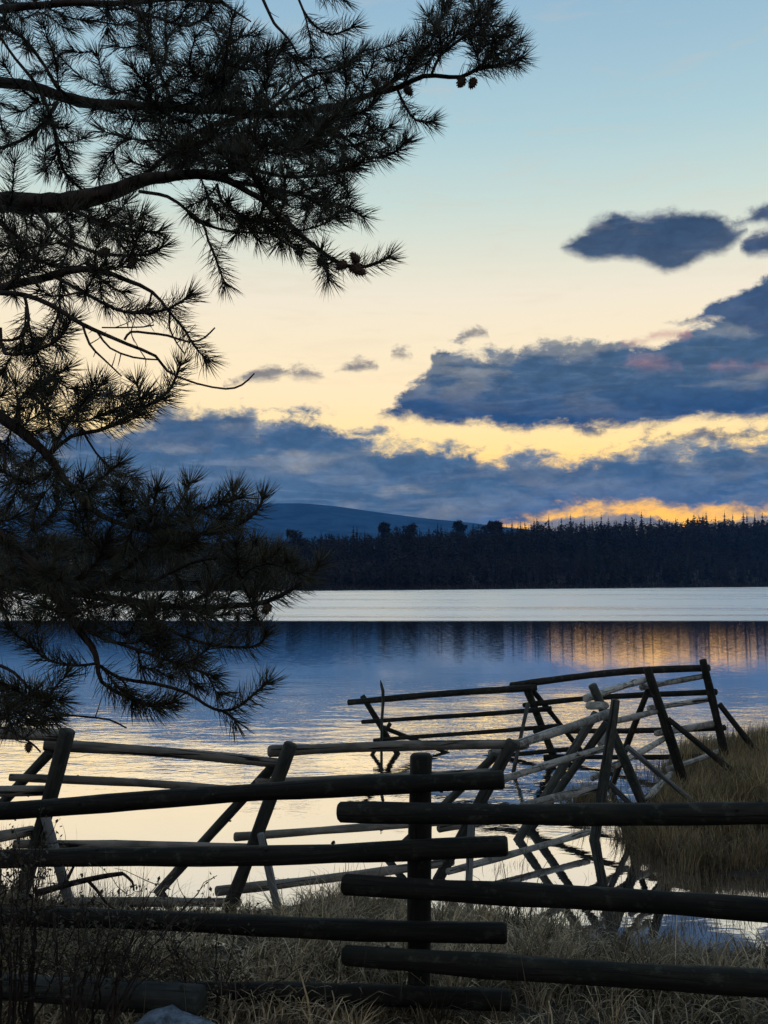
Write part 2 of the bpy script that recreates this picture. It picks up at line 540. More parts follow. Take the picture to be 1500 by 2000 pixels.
b.put(gl.inputs['Roughness'], b.m('ADD', b.m('MULTIPLY', ruff2, 0.33), b.m('ADD', 0.010, b.m('MULTIPLY', b.m('MULTIPLY', mid, b.smooth(yy, 14.0, 26.0, 1.0, 0.25)), 0.03))))
# long-crested wavelets too small to resolve: they draw reflections out towards the viewer
nb = b.noise(b.mapping(co, (3.0, 30.0, 1)), 1.0, 2, 0.5)
nb2 = b.noise(b.mapping(co, (0.05, 0.9, 1)), 1.0, 3, 0.6)
sy = b.m('ADD', b.m('MULTIPLY', b.smooth(yy, 18.0, 42.0), 0.075), b.m('MULTIPLY', ruff, 0.12))
va = b.n('ShaderNodeVectorMath', operation='ADD')
b.nt.links.new(bp.outputs[0], va.inputs[0])
b.put(va.inputs[1], b.xyz(0.0, b.m('MULTIPLY', b.m('ADD', b.m('SUBTRACT', nb, 0.5), b.m('MULTIPLY', b.m('MULTIPLY', b.m('SUBTRACT', nb2, 0.5), ruff), 0.9)), sy), 0.0))
vn = b.n('ShaderNodeVectorMath', operation='NORMALIZE')
b.nt.links.new(va.outputs[0], vn.inputs[0])
b.nt.links.new(vn.outputs[0], gl.inputs['Normal'])
df = b.n('ShaderNodeBsdfDiffuse')
df.inputs[0].default_value = (0.010, 0.016, 0.020, 1)
lw = b.n('ShaderNodeLayerWeight')
lw.inputs['Blend'].default_value = 0.5
ms = b.n('ShaderNodeMixShader')
b.put(ms.inputs[0], b.smooth(lw.outputs['Facing'], 0.2, 0.92, 0.25, 1.0))
b.nt.links.new(df.outputs[0], ms.inputs[1])
b.nt.links.new(gl.outputs[0], ms.inputs[2])
b.nt.links.new(ms.outputs[0], out.inputs[0])
M_water = m


# ------------------------------------------------------------------ ground, water, hill
_sx = np.array([-60, 0, 250, 500, 600, 700, 850, 1000, 1180, 1290, 1400, 1470, 1560, 1700])
_sy = np.array([1752, 1758, 1776, 1782, 1762, 1750, 1778, 1796, 1806, 1818, 1816, 1786, 1770, 1760])
_pt = [G(a, c, 0) for a, c in zip(_sx, _sy)]
SHX = np.array([-40.0] + [q.x for q in _pt] + [40.0])
SHY = np.array([9.5] + [q.y for q in _pt] + [8.2])


def far_shore(X):
    X = np.asarray(X, float)
    return np.where(X > -14, 300 + 1.15 * (X + 14), 300 + 0.35 * (X + 14)).clip(200, 900) + 9 * fbm(X / 25, X * 0 + 3.3, 5, 3)


def terrain(X, Y):
    X, Y = np.asarray(X, float), np.asarray(Y, float)
    shore = np.interp(X, SHX, SHY) + 0.35 * fbm(X * 1.3, Y * 0.5, 21, 3)
    near = np.clip((shore - Y) * 0.14, -0.6, 0.27) + (0.08 * fbm(X * 1.1, Y * 1.1, 3, 4)) * sst(shore - Y, -1.5, 0.5)
    near = near + np.clip((3.5 - Y) * 0.06, 0, 0.3)
    # puddle in the near bank
    pu = ((X + 1.22) / 0.42) ** 2 + ((Y - 6.55) / 0.17) ** 2
    near = near - 0.55 * np.exp(-pu * 0.8)
    pu = ((X - 2.05) / 0.7) ** 2 + ((Y - 6.75) / 0.33) ** 2
    near = near - 0.12 * np.exp(-pu)
    # promontory on the right
    ax = X - (2.15 + np.clip(Y - 9.3, 0, 9) * 0.40 + np.clip(9.0 - Y, 0, 3) * 0.2 + 0.35 * fbm(Y * 1.2, X * 0, 9, 3))
    ay = np.minimum(Y - (8.35 - 0.02 * X + 0.35 * fbm(X * 1.5, Y * 0, 13, 3) - 0.25 * fbm(X * 5.0, Y * 3, 14, 2)), 14.2 - Y)
    s = np.minimum(ax, ay)
    prom = np.clip(s * 0.26, -0.6, 0.30) + 0.035 * np.clip(ax, 0, 6) + 0.08 * fbm(X * 1.6, Y * 1.6, 8, 4)
    prom = np.where(s < 0, np.minimum(prom, s * 0.3), prom)
    # small clump near the frames
    cl = 0.07 * np.exp(-(((X - 2.15) / 0.22) ** 2 + ((Y - 10.7) / 0.3) ** 2)) - 0.04
    z = np.maximum(np.maximum(near, prom), np.where(Y < 30, cl, -1))
    bed = np.maximum(z, -0.6)
    fs = far_shore(X)
    sl = 0.055 + 0.075 * sst(X, -40, 200)
    far = np.clip((Y - fs) * sl, -1.5, 34) + 1.2 * fbm(X / 40, Y / 40, 31, 3) * sst(Y - fs, 0, 40)
    return np.where(Y > 100, np.maximum(far, -1.5), bed)


xs = np.concatenate([-np.geomspace(7.0, 2600, 60)[::-1], np.arange(-6.94, 6.95, 0.07), np.geomspace(7.0, 2600, 60)])
ys = np.concatenate([-np.geomspace(0.5, 400, 24)[::-1], np.arange(0, 3, 0.3), np.arange(3, 15, 0.06), np.geomspace(15, 180, 14), np.arange(190, 1000, 7.0), np.geomspace(1010, 5000, 16)])
XX, YY = np.meshgrid(xs, ys)
ZZ = terrain(XX, YY)
nx, ny = len(xs), len(ys)
idx = np.arange(nx * ny).reshape(ny, nx)
quads = np.stack([idx[:-1, :-1], idx[:-1, 1:], idx[1:, 1:], idx[1:, :-1]], -1).reshape(-1, 4)
g = link('ground', mesh_np('ground', np.stack([XX, YY, ZZ], -1).reshape(-1, 3), [quads], M_soil))
tag(g, 'dark boggy bank, lake bed and rising far shore', kind='structure')

wv_ = np.array([(-2600, -2, 0), (2600, -2, 0), (2600, 1200, 0), (-2600, 1200, 0)], float)
wobj = link('water', mesh_np('water', wv_, [np.array([[0, 1, 2, 3]])], M_water, False))
tag(wobj, 'still lake mirroring the dusk sky, ruffled near the far shore', kind='structure')

# distant hill
HD = 4000.0
hp = [(-1500, 1030), (-700, 1010), (0, 1000), (300, 992), (430, 986), (520, 983), (590, 982), (650, 987), (740, 1000), (830, 1012), (900, 1018), (960, 1026), (1050, 1036), (1150, 1044), (1500, 1055), (2400, 1070)]
hx = np.array([P(a, c, HD).x for a, c in hp])
hz = np.array([P(a, c, HD).z for a, c in hp])
gx = np.linspace(hx[0], hx[-1], 260)
gy = np.linspace(0, 1, 40)
GX, GT = np.meshgrid(gx, gy)
prof = np.interp(GX, hx, hz)
for _ in range(3):
    prof[:, 1:-1] = (prof[:, :-2] + prof[:, 1:-1] * 2 + prof[:, 2:]) / 4
hY = HD - 1400 + GT * 1900
hZ = prof * sst(GT, 0.0, 0.73) * (1 - 0.3 * sst(GT, 0.75, 1.0)) + 14 * fbm(GX / 160, hY / 160, 41, 4) * sst(GT, 0.0, 0.3) * (1 - sst(GT, 0.45, 0.7)) - 5
idx = np.arange(GX.size).reshape(GX.shape)
quads = np.stack([idx[:-1, :-1], idx[:-1, 1:], idx[1:, 1:], idx[1:, :-1]], -1).reshape(-1, 4)
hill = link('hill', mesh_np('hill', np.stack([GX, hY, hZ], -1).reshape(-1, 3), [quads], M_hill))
tag(hill, 'long haze-blue forested hill beyond the far shore', kind='structure')

# dusk air
m = bpy.data.materials.new('dusk_air')
m.use_nodes = True
m.node_tree.nodes.clear()
bb = NB(m.node_tree)
o_ = bb.n('ShaderNodeOutputMaterial')
pv = bb.n('ShaderNodeVolumePrincipled')
pv.inputs['Color'].default_value = (0.12, 0.40, 1.0, 1)
pv.inputs['Density'].default_value = 0.00013
m.node_tree.links.new(pv.outputs[0], o_.inputs['Volume'])
x0, x1, y0, y1, z0, z1 = -4700, 4700, -450, 5200, -4, 345
hv = np.array([(x, y, z) for z in (z0, z1) for y in (y0, y1) for x in (x0, x1)], float)
hf = np.array([(0, 2, 3, 1), (4, 5, 7, 6), (0, 1, 5, 4), (2, 6, 7, 3), (0, 4, 6, 2), (1, 3, 7, 5)])
haze = link('haze', mesh_np('haze', hv, [hf], m, False))
tag(haze, 'thin blue dusk haze over the lake', kind='stuff')


# ------------------------------------------------------------------ logs
def log_mesh(name, L, r0, r1, mat, seed, bend=0.0, sides=14, segs=None, knots=True, rough=0.06):
    rg = np.random.default_rng(seed)
    segs = segs or max(6, int(L / 0.16))
    t = np.linspace(0, 1, segs + 1)
    th = np.linspace(0, 2 * math.pi, sides, endpoint=False)
    ph = rg.uniform(0, 6.28, 4)
    V = []
    ecc = rg.uniform(-0.05, 0.05)
    rings = [(0.0, 0.0, 0.80)] + [(a, a, 1.0) for a in t] + [(1.0, 1.0, 0.80)]
    bev0, bev1 = min(0.012, r0 * 0.25), min(0.012, r1 * 0.25)
    for i, (a, _, sc_) in enumerate(rings):
        z = a * L
        if i == 1: z += bev0
        if i == len(rings) - 2: z -= bev1
        r = (r0 + (r1 - r0) * a) * sc_
        rr = r * (1 + 0.045 * math.sin(z * 5.3 + ph[1]) + 0.03 * math.sin(z * 13.1 + ph[0]) + rough * np.sin(z * 3.1 + ph[0] + th) * 0.6 + rough * np.sin(z * 7.3 + ph[1] + 2 * th) * 0.5 + ecc * np.cos(2 * th + ph[2]) + rg.uniform(-rough, rough, sides) * 0.35)
        cx = bend * math.sin(math.pi * a) + 0.22 * r0 * math.sin(z * 1.9 + ph[3])
        cy = 0.12 * r0 * math.sin(z * 2.7 + ph[2])
        V.append(np.stack([cx + rr * np.cos(th), cy + rr * np.sin(th), np.full(sides, z)], -1))
    V = np.concatenate(V)
    n = len(rings)
    j = np.arange(sides)
    q = np.concatenate([np.stack([k * sides + j, k * sides + (j + 1) % sides, (k + 1) * sides + (j + 1) % sides, (k + 1) * sides + j], -1) for k in range(n - 1)])
    caps = np.array([j[::-1], (n - 1) * sides + j])
    faces = [q, caps]
    if knots:
        for _ in range(int(L * 1.6)):      # branch stubs
            a, tt = rg.uniform(0.05, 0.95), rg.uniform(0, 6.28)
            r = r0 + (r1 - r0) * a
            c = np.array([bend * math.sin(math.pi * a) + r * 0.92 * math.cos(tt), r * 0.92 * math.sin(tt), a * L])
            u = np.array([math.cos(tt), math.sin(tt), 0.25])
            e1 = np.array([-math.sin(tt), math.cos(tt), 0]); e2 = np.array([0, 0, 1.0])
            kr = r * rg.uniform(0.16, 0.26)
            b0 = len(V)
            ring = lambda off, s: [c + u * off + (e1 * math.cos(x) + e2 * math.sin(x)) * kr * s for x in (0, 1.257, 2.513, 3.77, 5.03)]
            V = np.concatenate([V, np.array(ring(0, 1.2) + ring(r * 0.22, 0.75))])
            k5 = np.arange(5)
            faces.append(np.stack([b0 + k5, b0 + (k5 + 1) % 5, b0 + 5 + (k5 + 1) % 5, b0 + 5 + k5], -1))
            faces.append(np.array([b0 + 5 + k5]))
    return mesh_np(name, V, faces, mat)


_seed = [100]


def log(name, p0, p1, r0, r1, mat, parent, bend=0.0, sides=14, knots=True, rough=0.06):
    _seed[0] += 1
    d = p1 - p0
    me = log_mesh(name, d.length, r0, r1, mat, _seed[0], bend, sides, None, knots, rough)
    # local x (the bend direction) as close to world up as possible
    z = d.normalized()
    x = Vector((0, 0, 1)) - z * z.z
    x = x.normalized() if x.length > 0.05 else Vector((1, 0, 0))
    y = z.cross(x).normalized()
    M = Matrix((x, y, z)).transposed().to_4x4()
    M.translation = p0
    return link(name, me, parent, M)


def px_log(name, a, b_, w0, w1, mat, parent, ext0=0.0, ext1=0.0, **kw):
    """a, b_ = (x, y, depth) ; w0, w1 = widths in photograph pixels"""
    p0, p1 = P(*a), P(*b_)
    k = 1 / F
    d = (p1 - p0).normalized()
    r0, r1 = w0 * a[2] * k / 2, w1 * b_[2] * k / 2
    return log(name, p0 - d * ext0, p1 + d * ext1, r0, r1, mat, parent, **kw)


def dz(x, y, z):
    return G(x, y, z).y


# --- front rail fence
base_pt = P(823, 1975, 4.98)
ff = empty('rail_fence', base_pt, 'dark round-pole fence closest to the viewer, rails overlapping at one stout post', 'fence')
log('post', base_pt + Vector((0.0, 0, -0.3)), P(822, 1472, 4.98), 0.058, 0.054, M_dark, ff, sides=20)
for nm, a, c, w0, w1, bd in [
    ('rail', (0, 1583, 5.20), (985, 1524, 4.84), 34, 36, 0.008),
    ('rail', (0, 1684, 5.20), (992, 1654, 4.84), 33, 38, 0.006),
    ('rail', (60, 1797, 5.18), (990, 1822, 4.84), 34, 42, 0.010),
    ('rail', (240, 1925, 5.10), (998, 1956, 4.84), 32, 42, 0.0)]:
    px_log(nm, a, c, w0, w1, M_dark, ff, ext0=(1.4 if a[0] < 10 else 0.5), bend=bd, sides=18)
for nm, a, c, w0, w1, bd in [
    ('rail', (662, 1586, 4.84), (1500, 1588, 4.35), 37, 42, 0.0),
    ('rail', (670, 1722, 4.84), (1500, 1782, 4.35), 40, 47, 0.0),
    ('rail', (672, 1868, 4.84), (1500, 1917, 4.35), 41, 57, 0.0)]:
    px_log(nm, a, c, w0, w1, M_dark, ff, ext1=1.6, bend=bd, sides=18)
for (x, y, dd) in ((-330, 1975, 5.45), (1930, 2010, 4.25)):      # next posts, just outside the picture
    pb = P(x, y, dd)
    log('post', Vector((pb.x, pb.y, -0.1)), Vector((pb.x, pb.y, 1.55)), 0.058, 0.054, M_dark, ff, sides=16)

# --- middle fence on leaning trestles
mf = empty('trestle_fence', P(450, 1772, 7.3), 'grey pole fence on leaning trestles along the near water edge, behind the front rails', 'fence')
L_ = lambda nm, a, c, w0, w1, mat=M_mid, **kw: px_log(nm, a, c, w0, w1, mat, mf, **kw)
# trestle at the left
L_('post', (66, 1656, 6.95), (131, 1434, 6.85), 28, 31, ext0=0.45, ext1=0.03, sides=18)
L_('brace', (-20, 1598, 7.30), (102, 1466, 6.98), 19, 21, ext0=0.7)
L_('prop', (143, 1782, 7.00), (89, 1590, 6.85), 19, 20, M_post, ext0=0.1)
# trestle in the centre left
L_('post', (446, 1768, 7.25), (571, 1452, 7.20), 25, 27, ext0=0.15, sides=18)
L_('brace', (297, 1754, 7.85), (545, 1488, 7.34), 17, 20, ext0=0.25)
L_('prop', (543, 1780, 7.15), (508, 1628, 7.12), 15, 15, M_post, ext0=0.12)
# trestle at the centre
L_('post', (862, 1708, 8.15), (1000, 1445, 8.05), 20, 24, ext0=0.35, sides=18)
L_('brace', (747, 1690, 8.75), (968, 1472, 8.18), 14, 16, ext0=0.3)
L_('prop', (915, 1770, 8.0), (923, 1600, 7.98), 13, 14, M_post, ext0=0.1)
# rails towards the left edge
L_('rail', (0, 1432, 6.75), (120, 1438, 6.93), 24, 24, M_rail, ext0=1.2)
L_('rail', (0, 1545, 6.72), (88, 1545, 6.98), 20, 20, M_rail, ext0=1.2)
L_('rail', (0, 1633, 6.72), (64, 1620, 6.98), 21, 20, M_rail, ext0=1.2)
# left to centre-left
L_('rail', (85, 1457, 6.98), (545, 1489, 7.30), 22, 19, M_rail, bend=0.01)
L_('rail', (18, 1516, 7.02), (510, 1550, 7.34), 16, 15, M_rail, bend=0.015)
L_('rail', (26, 1650, 7.02), (505, 1654, 7.36), 17, 16, M_rail)
L_('rail', (128, 1762, 7.02), (470, 1765, 7.34), 19, 18, M_rail)
# centre-left to centre
L_('rail', (524, 1466, 7.32), (1012, 1453, 8.12), 21, 18, M_rail)
L_('rail', (500, 1530, 7.34), (965, 1508, 8.14), 18, 16, M_rail)
L_('rail', (458, 1634, 7.34), (925, 1603, 8.18), 16, 14, M_rail)
L_('rail', (421, 1742, 7.34), (885, 1683, 8.2), 19, 15, M_rail)
L_('rail_stub', (856, 1620, 8.25), (950, 1606, 8.5), 16, 14, M_rail)
L_('rail_stub', (958, 1471, 8.2), (1030, 1455, 8.45), 17, 15, M_rail)

# --- corner fence with pale rails
cf = empty('pale_rail_fence', G(1158, 1640, 0), 'tangled corner of crossed grey posts carrying pale peeled rails up to the grassy bank', 'fence')
C_ = lambda nm, a, c, w0, w1, mat=M_mid, **kw: px_log(nm, a, c, w0, w1, mat, cf, **kw)
d1 = dz(1158, 1640, 0)
C_('post', (1160, 1636, d1), (1202, 1366, d1 - 0.05), 21, 18, M_mid, ext0=0.12, sides=16)
C_('post', (1268, 1600, 10.0), (1156, 1338, 9.75), 19, 17, M_mid, ext0=0.25, sides=16)
C_('brace', (1014, 1638, d1 + 0.0), (1166, 1392, 9.55), 17, 16, M_mid, ext0=0.12)
C_('brace', (1046, 1606, 9.75), (1184, 1410, 9.62), 16, 15, M_mid, ext0=0.12)
C_('prop', (1350, 1562, 9.9), (1224, 1458, 9.7), 10, 11, M_post, ext0=0.2)
C_('prop', (1226, 1566, 9.9), (1186, 1528, 9.5), 11, 11, M_post, ext0=0.2)
C_('post', (1328, 1508, 11.05), (1263, 1303, 10.95), 20, 16, M_dark, ext0=0.35, sides=16)
C_('brace', (1197, 1530, 11.6), (1266, 1345, 11.1), 13, 12, M_dark, ext0=0.35)
C_('prop', (1418, 1498, 10.8), (1304, 1404, 10.95), 12, 11, M_dark, ext0=0.25)
C_('post', (1414, 1476, 12.0), (1372, 1288, 11.95), 19, 14, M_dark, ext0=0.35, sides=16)
C_('prop', (1475, 1462, 11.9), (1405, 1374, 12.0), 13, 11, M_dark, ext0=0.3)
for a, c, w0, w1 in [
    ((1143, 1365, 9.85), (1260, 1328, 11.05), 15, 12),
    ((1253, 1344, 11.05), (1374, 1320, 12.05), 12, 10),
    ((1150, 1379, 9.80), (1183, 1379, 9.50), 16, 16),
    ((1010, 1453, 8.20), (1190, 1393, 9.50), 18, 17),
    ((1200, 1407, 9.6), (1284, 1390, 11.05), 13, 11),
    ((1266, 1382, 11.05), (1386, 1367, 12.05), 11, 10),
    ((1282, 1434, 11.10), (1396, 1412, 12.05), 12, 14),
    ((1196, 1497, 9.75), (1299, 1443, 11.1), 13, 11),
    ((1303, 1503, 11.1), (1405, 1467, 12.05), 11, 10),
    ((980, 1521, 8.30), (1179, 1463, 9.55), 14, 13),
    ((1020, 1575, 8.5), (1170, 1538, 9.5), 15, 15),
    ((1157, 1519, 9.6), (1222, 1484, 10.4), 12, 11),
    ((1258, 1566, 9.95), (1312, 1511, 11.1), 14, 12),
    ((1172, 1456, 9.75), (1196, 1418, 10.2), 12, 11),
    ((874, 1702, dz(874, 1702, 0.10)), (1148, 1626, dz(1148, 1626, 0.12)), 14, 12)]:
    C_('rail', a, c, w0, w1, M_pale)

# --- far fence standing in the lake
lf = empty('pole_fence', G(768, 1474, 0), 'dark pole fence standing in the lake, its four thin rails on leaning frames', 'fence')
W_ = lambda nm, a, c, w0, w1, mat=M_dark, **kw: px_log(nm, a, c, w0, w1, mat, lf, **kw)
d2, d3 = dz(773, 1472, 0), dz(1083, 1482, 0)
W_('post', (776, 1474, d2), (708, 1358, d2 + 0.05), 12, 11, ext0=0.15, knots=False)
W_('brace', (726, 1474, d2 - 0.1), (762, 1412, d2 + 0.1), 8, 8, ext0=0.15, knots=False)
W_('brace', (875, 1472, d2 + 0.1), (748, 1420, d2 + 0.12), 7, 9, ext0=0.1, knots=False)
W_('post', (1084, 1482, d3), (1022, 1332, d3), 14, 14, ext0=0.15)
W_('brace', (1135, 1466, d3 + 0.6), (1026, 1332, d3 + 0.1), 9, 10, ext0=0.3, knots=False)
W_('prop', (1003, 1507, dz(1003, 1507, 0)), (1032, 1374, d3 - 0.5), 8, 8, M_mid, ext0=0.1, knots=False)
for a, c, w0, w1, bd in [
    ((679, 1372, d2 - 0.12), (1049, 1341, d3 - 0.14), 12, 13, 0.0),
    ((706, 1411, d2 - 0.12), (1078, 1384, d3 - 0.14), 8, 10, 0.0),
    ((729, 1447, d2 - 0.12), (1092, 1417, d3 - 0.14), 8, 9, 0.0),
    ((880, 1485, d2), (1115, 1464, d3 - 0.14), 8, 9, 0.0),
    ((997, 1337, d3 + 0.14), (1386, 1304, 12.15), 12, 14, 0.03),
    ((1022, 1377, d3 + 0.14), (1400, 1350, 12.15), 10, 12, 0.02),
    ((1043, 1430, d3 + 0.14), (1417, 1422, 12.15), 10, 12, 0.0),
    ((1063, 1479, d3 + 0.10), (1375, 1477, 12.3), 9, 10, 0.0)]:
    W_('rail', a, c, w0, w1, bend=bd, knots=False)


def tube_np(pts, rad, sides=6):
    """polyline tube -> V, quads"""
    pts = np.asarray(pts, float)
    n = len(pts)
    T = np.gradient(pts, axis=0)
    T /= np.linalg.norm(T, axis=1, keepdims=True) + 1e-9
    up = np.array([0.13, 0.21, 0.97])
    A = np.cross(T, up)
    A /= np.linalg.norm(A, axis=1, keepdims=True) + 1e-9
    B = np.cross(T, A)
    th = np.linspace(0, 2 * math.pi, sides, endpoint=False)
    rad = np.broadcast_to(np.asarray(rad, float), (n,))
    V = pts[:, None, :] + rad[:, None, None] * (A[:, None, :] * np.cos(th)[None, :, None] + B[:, None, :] * np.sin(th)[None, :, None])
    j = np.arange(sides)
    q = np.concatenate([np.stack([k * sides + j, k * sides + (j + 1) % sides, (k + 1) * sides + (j + 1) % sides, (k + 1) * sides + j], -1) for k in range(n - 1)])
    return V.reshape(-1, 3), q


class Soup:
    def __init__(s):
        s.V, s.Q, s.T, s.n, s.A = [], [], [], 0, []

    def add(s, V, q=None, t=None, a=0.5):
        V = np.asarray(V, float).reshape(-1, 3)
        if q is not None and len(q): s.Q.append(np.asarray(q) + s.n)
        if t is not None and len(t): s.T.append(np.asarray(t) + s.n)
        s.V.append(V)
        s.A.append(np.broadcast_to(np.asarray(a, float), (len(V),)))
        s.n += len(V)

    def build(s, name, mat, parent=None, smooth=True, at=None):
        f = []
        if s.Q: f.append(np.concatenate(s.Q))
        if s.T: f.append(np.concatenate(s.T))
        V = np.concatenate(s.V)
        M = None
        if at is not None:
            V = V - np.array(at)
            M = Matrix.Translation(Vector(at))
        return link(name, mesh_np(name, V, f, mat, smooth, {'tint': np.concatenate(s.A)}), parent, M)


# crooked stick standing in the water
so = Soup()
dd = dz(745, 1478, 0)
pts = [P(x, y, dd) for x, y in ((745, 1500), (745, 1450), (746, 1405), (748, 1375), (748, 1350), (745, 1338), (743, 1328))]
V, q = tube_np(pts, [0.019, 0.019, 0.020, 0.022, 0.022, 0.019, 0.004], 8)
so.add(V, q)
st_ = so.build('stick', M_mid, at=tuple(G(745, 1478, 0)))
tag(st_, 'thin crooked stick with a slanted tip standing in the water by the leftmost frame', 'stick')

# fallen log and stone at the bottom left
fl = px_log('fallen_log', (120, 1932, 4.75), (394, 1950, 4.62), 50, 56, M_mid, None, ext0=0.4, sides=20)
tag(fl, 'thick fallen log with rounded cut end lying in the grass under the front rails', 'log')

import bmesh
bm = bmesh.new()
bmesh.ops.create_icosphere(bm, subdivisions=4, radius=1.0)
for v in bm.verts:
    c = v.co.copy()
    k = 1 + 0.35 * float(fbm(c.x * 1.7 + 5, c.y * 1.7 + c.z * 1.3, 51, 3)) + 0.1 * float(fbm(c.x * 6, c.y * 6 + c.z * 5, 52, 3))
    v.co = Vector((c.x * 0.24 * k, c.y * 0.16 * k, c.z * 0.12 * k + (0.035 if c.x < -0.1 and c.z > 0.3 else 0)))
me = bpy.data.meshes.new('stone'); bm.to_mesh(me); bm.free()
me.materials.append(M_stone)
for p_ in me.polygons: p_.use_smooth = True
stn = link('stone', me, None, Matrix.Translation(P(345, 2034, 4.45)) @ Matrix.Scale(0.82, 4))
tag(stn, 'smooth blue-grey stone half buried in the grass at the foot of the fallen log', 'stone')


# ------------------------------------------------------------------ grass
def blades(X, Y, length, width, lean, mat, name, label, tint, zoff=-0.01, segs=3, drop=0.9, Z=None, parent=None, ph=None):
    n = len(X)
    Z = terrain(X, Y) + zoff if Z is None else Z
    ph = RNG.uniform(0, 2 * math.pi, n) if ph is None else ph
    dirx, diry = np.cos(ph), np.sin(ph)
    # width direction mostly across the view, random
    pw = ph + math.pi / 2 + RNG.uniform(-0.7, 0.7, n)
    wx, wy = np.cos(pw), np.sin(pw)
    lean = np.broadcast_to(lean, (n,))
    V = np.zeros((n, 2 * segs + 1, 3))
    ang = np.zeros(n) + lean * 0.35
    px_, pz = np.zeros(n), np.zeros(n)
    for k in range(segs + 1):
        t = k / segs
        ww = width * (1 - t * 0.75) / 2
        bx, by, bz = X + dirx * px_, Y + diry * px_, Z + pz
        if k < segs:
            V[:, 2 * k, 0], V[:, 2 * k, 1], V[:, 2 * k, 2] = bx - wx * ww, by - wy * ww, bz
            V[:, 2 * k + 1, 0], V[:, 2 * k + 1, 1], V[:, 2 * k + 1, 2] = bx + wx * ww, by + wy * ww, bz
        else:
            V[:, 2 * k, 0], V[:, 2 * k, 1], V[:, 2 * k, 2] = bx, by, bz
        px_ = px_ + np.sin(ang) * length / segs
        pz = pz + np.cos(ang) * length / segs
        ang = ang + lean * drop * RNG.uniform(0.6, 1.4, n)
    m_ = 2 * segs + 1
    V[:, :, 2] = np.maximum(V[:, :, 2], (terrain(V[:, :, 0], V[:, :, 1]) - 0.01) if True else 0)
    off = (np.arange(n) * m_)[:, None]
    Q = np.concatenate([off + np.array([[2 * k, 2 * k + 1, 2 * k + 3, 2 * k + 2]]) for k in range(segs - 1)])
    T = off + np.array([[2 * segs - 2, 2 * segs - 1, 2 * segs]])
    me = mesh_np(name, V.reshape(-1, 3), [Q, T], mat, True, {'tint': np.repeat(tint, m_)})
    o = link(name, me, parent)
    tag(o, label, kind='stuff')
    return o


def sample(n, x0, x1, y0, y1, cond):
    X, Y = RNG.uniform(x0, x1, n), RNG.uniform(y0, y1, n)
    k = cond(X, Y)
    return X[k], Y[k]


def in_view(X, Y, pad=0.5):
    return np.abs(X) < Y * 0.385 + pad


def clumps(n_cl, per, x0, x1, y0, y1, cond, rad, pad=0.5):
    CX, CY = sample(n_cl * 6, x0, x1, y0, y1, lambda x, y: in_view(x, y, pad) & cond(x, y))
    CX, CY = CX[:n_cl], CY[:n_cl]
    m_ = len(CX)
    k_ = np.repeat(np.arange(m_), per)
    hscale = RNG.gamma(5, .2, m_)[k_]
    tn = RNG.beta(1.0, 1.6, m_)[k_]
    a_ = RNG.uniform(0, 2 * math.pi, m_ * per)
    r_ = rad * np.sqrt(RNG.uniform(0, 1, m_ * per)) * RNG.uniform(.5, 1.4, m_)[k_]
    wind = RNG.normal(0, 1.0, m_)[k_]
    ph = a_ + RNG.normal(0, .5, m_ * per) + 0.0 * wind
    ph = np.where(RNG.uniform(size=m_ * per) < .35, wind, ph)
    return CX[k_] + r_ * np.cos(a_), CY[k_] + r_ * np.sin(a_), hscale, tn, ph, r_ / rad


# near bank: long matted sedge in tussocks
nearc = lambda x, y: (terrain(x, y) > 0.02) & ~((np.abs(x + 1.15) < 0.5) & (y > 5.6) & (y < 7.0))
X, Y, hs, tn, ph, rr_ = clumps(1150, 42, -3.4, 3.4, 4.3, 7.6, nearc, 0.10)
lng = RNG.uniform(.10, .30, len(X)) * hs * np.where(Y < 5.05, .5, 1) * np.where((X > 0.9) & (Y > 6.0), .6, 1) * np.where(Y > np.interp(X, SHX, SHY) - .6, .6, 1)
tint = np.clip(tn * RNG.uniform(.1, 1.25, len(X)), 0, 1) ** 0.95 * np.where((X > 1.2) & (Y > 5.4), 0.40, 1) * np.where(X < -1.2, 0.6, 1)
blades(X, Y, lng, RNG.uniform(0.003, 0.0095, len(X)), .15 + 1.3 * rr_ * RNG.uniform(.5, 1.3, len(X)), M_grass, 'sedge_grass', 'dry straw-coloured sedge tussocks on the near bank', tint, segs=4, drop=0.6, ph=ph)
# straw lying flat between the tussocks
X, Y = sample(30000, -3.4, 3.4, 4.3, 7.6, lambda x, y: in_view(x, y) & (terrain(x, y) > 0.0) & (fbm(x * 3, y * 3, 71, 2) > -.05))
X, Y = X[:6500], Y[:6500]
blades(X, Y, RNG.uniform(.08, .32, len(X)), RNG.uniform(0.005, 0.013, len(X)), RNG.uniform(1.3, 2.4, len(X)), M_grass, 'flattened_straw', 'pale flattened straw lying between the tussocks', RNG.beta(1.6, 1.3, len(X)) * np.where(X > 1.2, .6, 1), segs=3, drop=0.35, zoff=0.015)
# low undergrowth so that no bare soil shows
X, Y = sample(60000, -3.6, 3.6, 3.6, 8.0, lambda x, y: in_view(x, y) & (terrain(x, y) > -0.005))
X, Y = X[:24000], Y[:24000]
blades(X, Y, RNG.uniform(0.02, 0.07, len(X)), RNG.uniform(0.003, 0.007, len(X)), RNG.uniform(0.1, 1.1, len(X)), M_turf, 'short_grass', 'short dark grass low on the near bank', RNG.beta(1.1, 4, len(X)) * .6, segs=2)
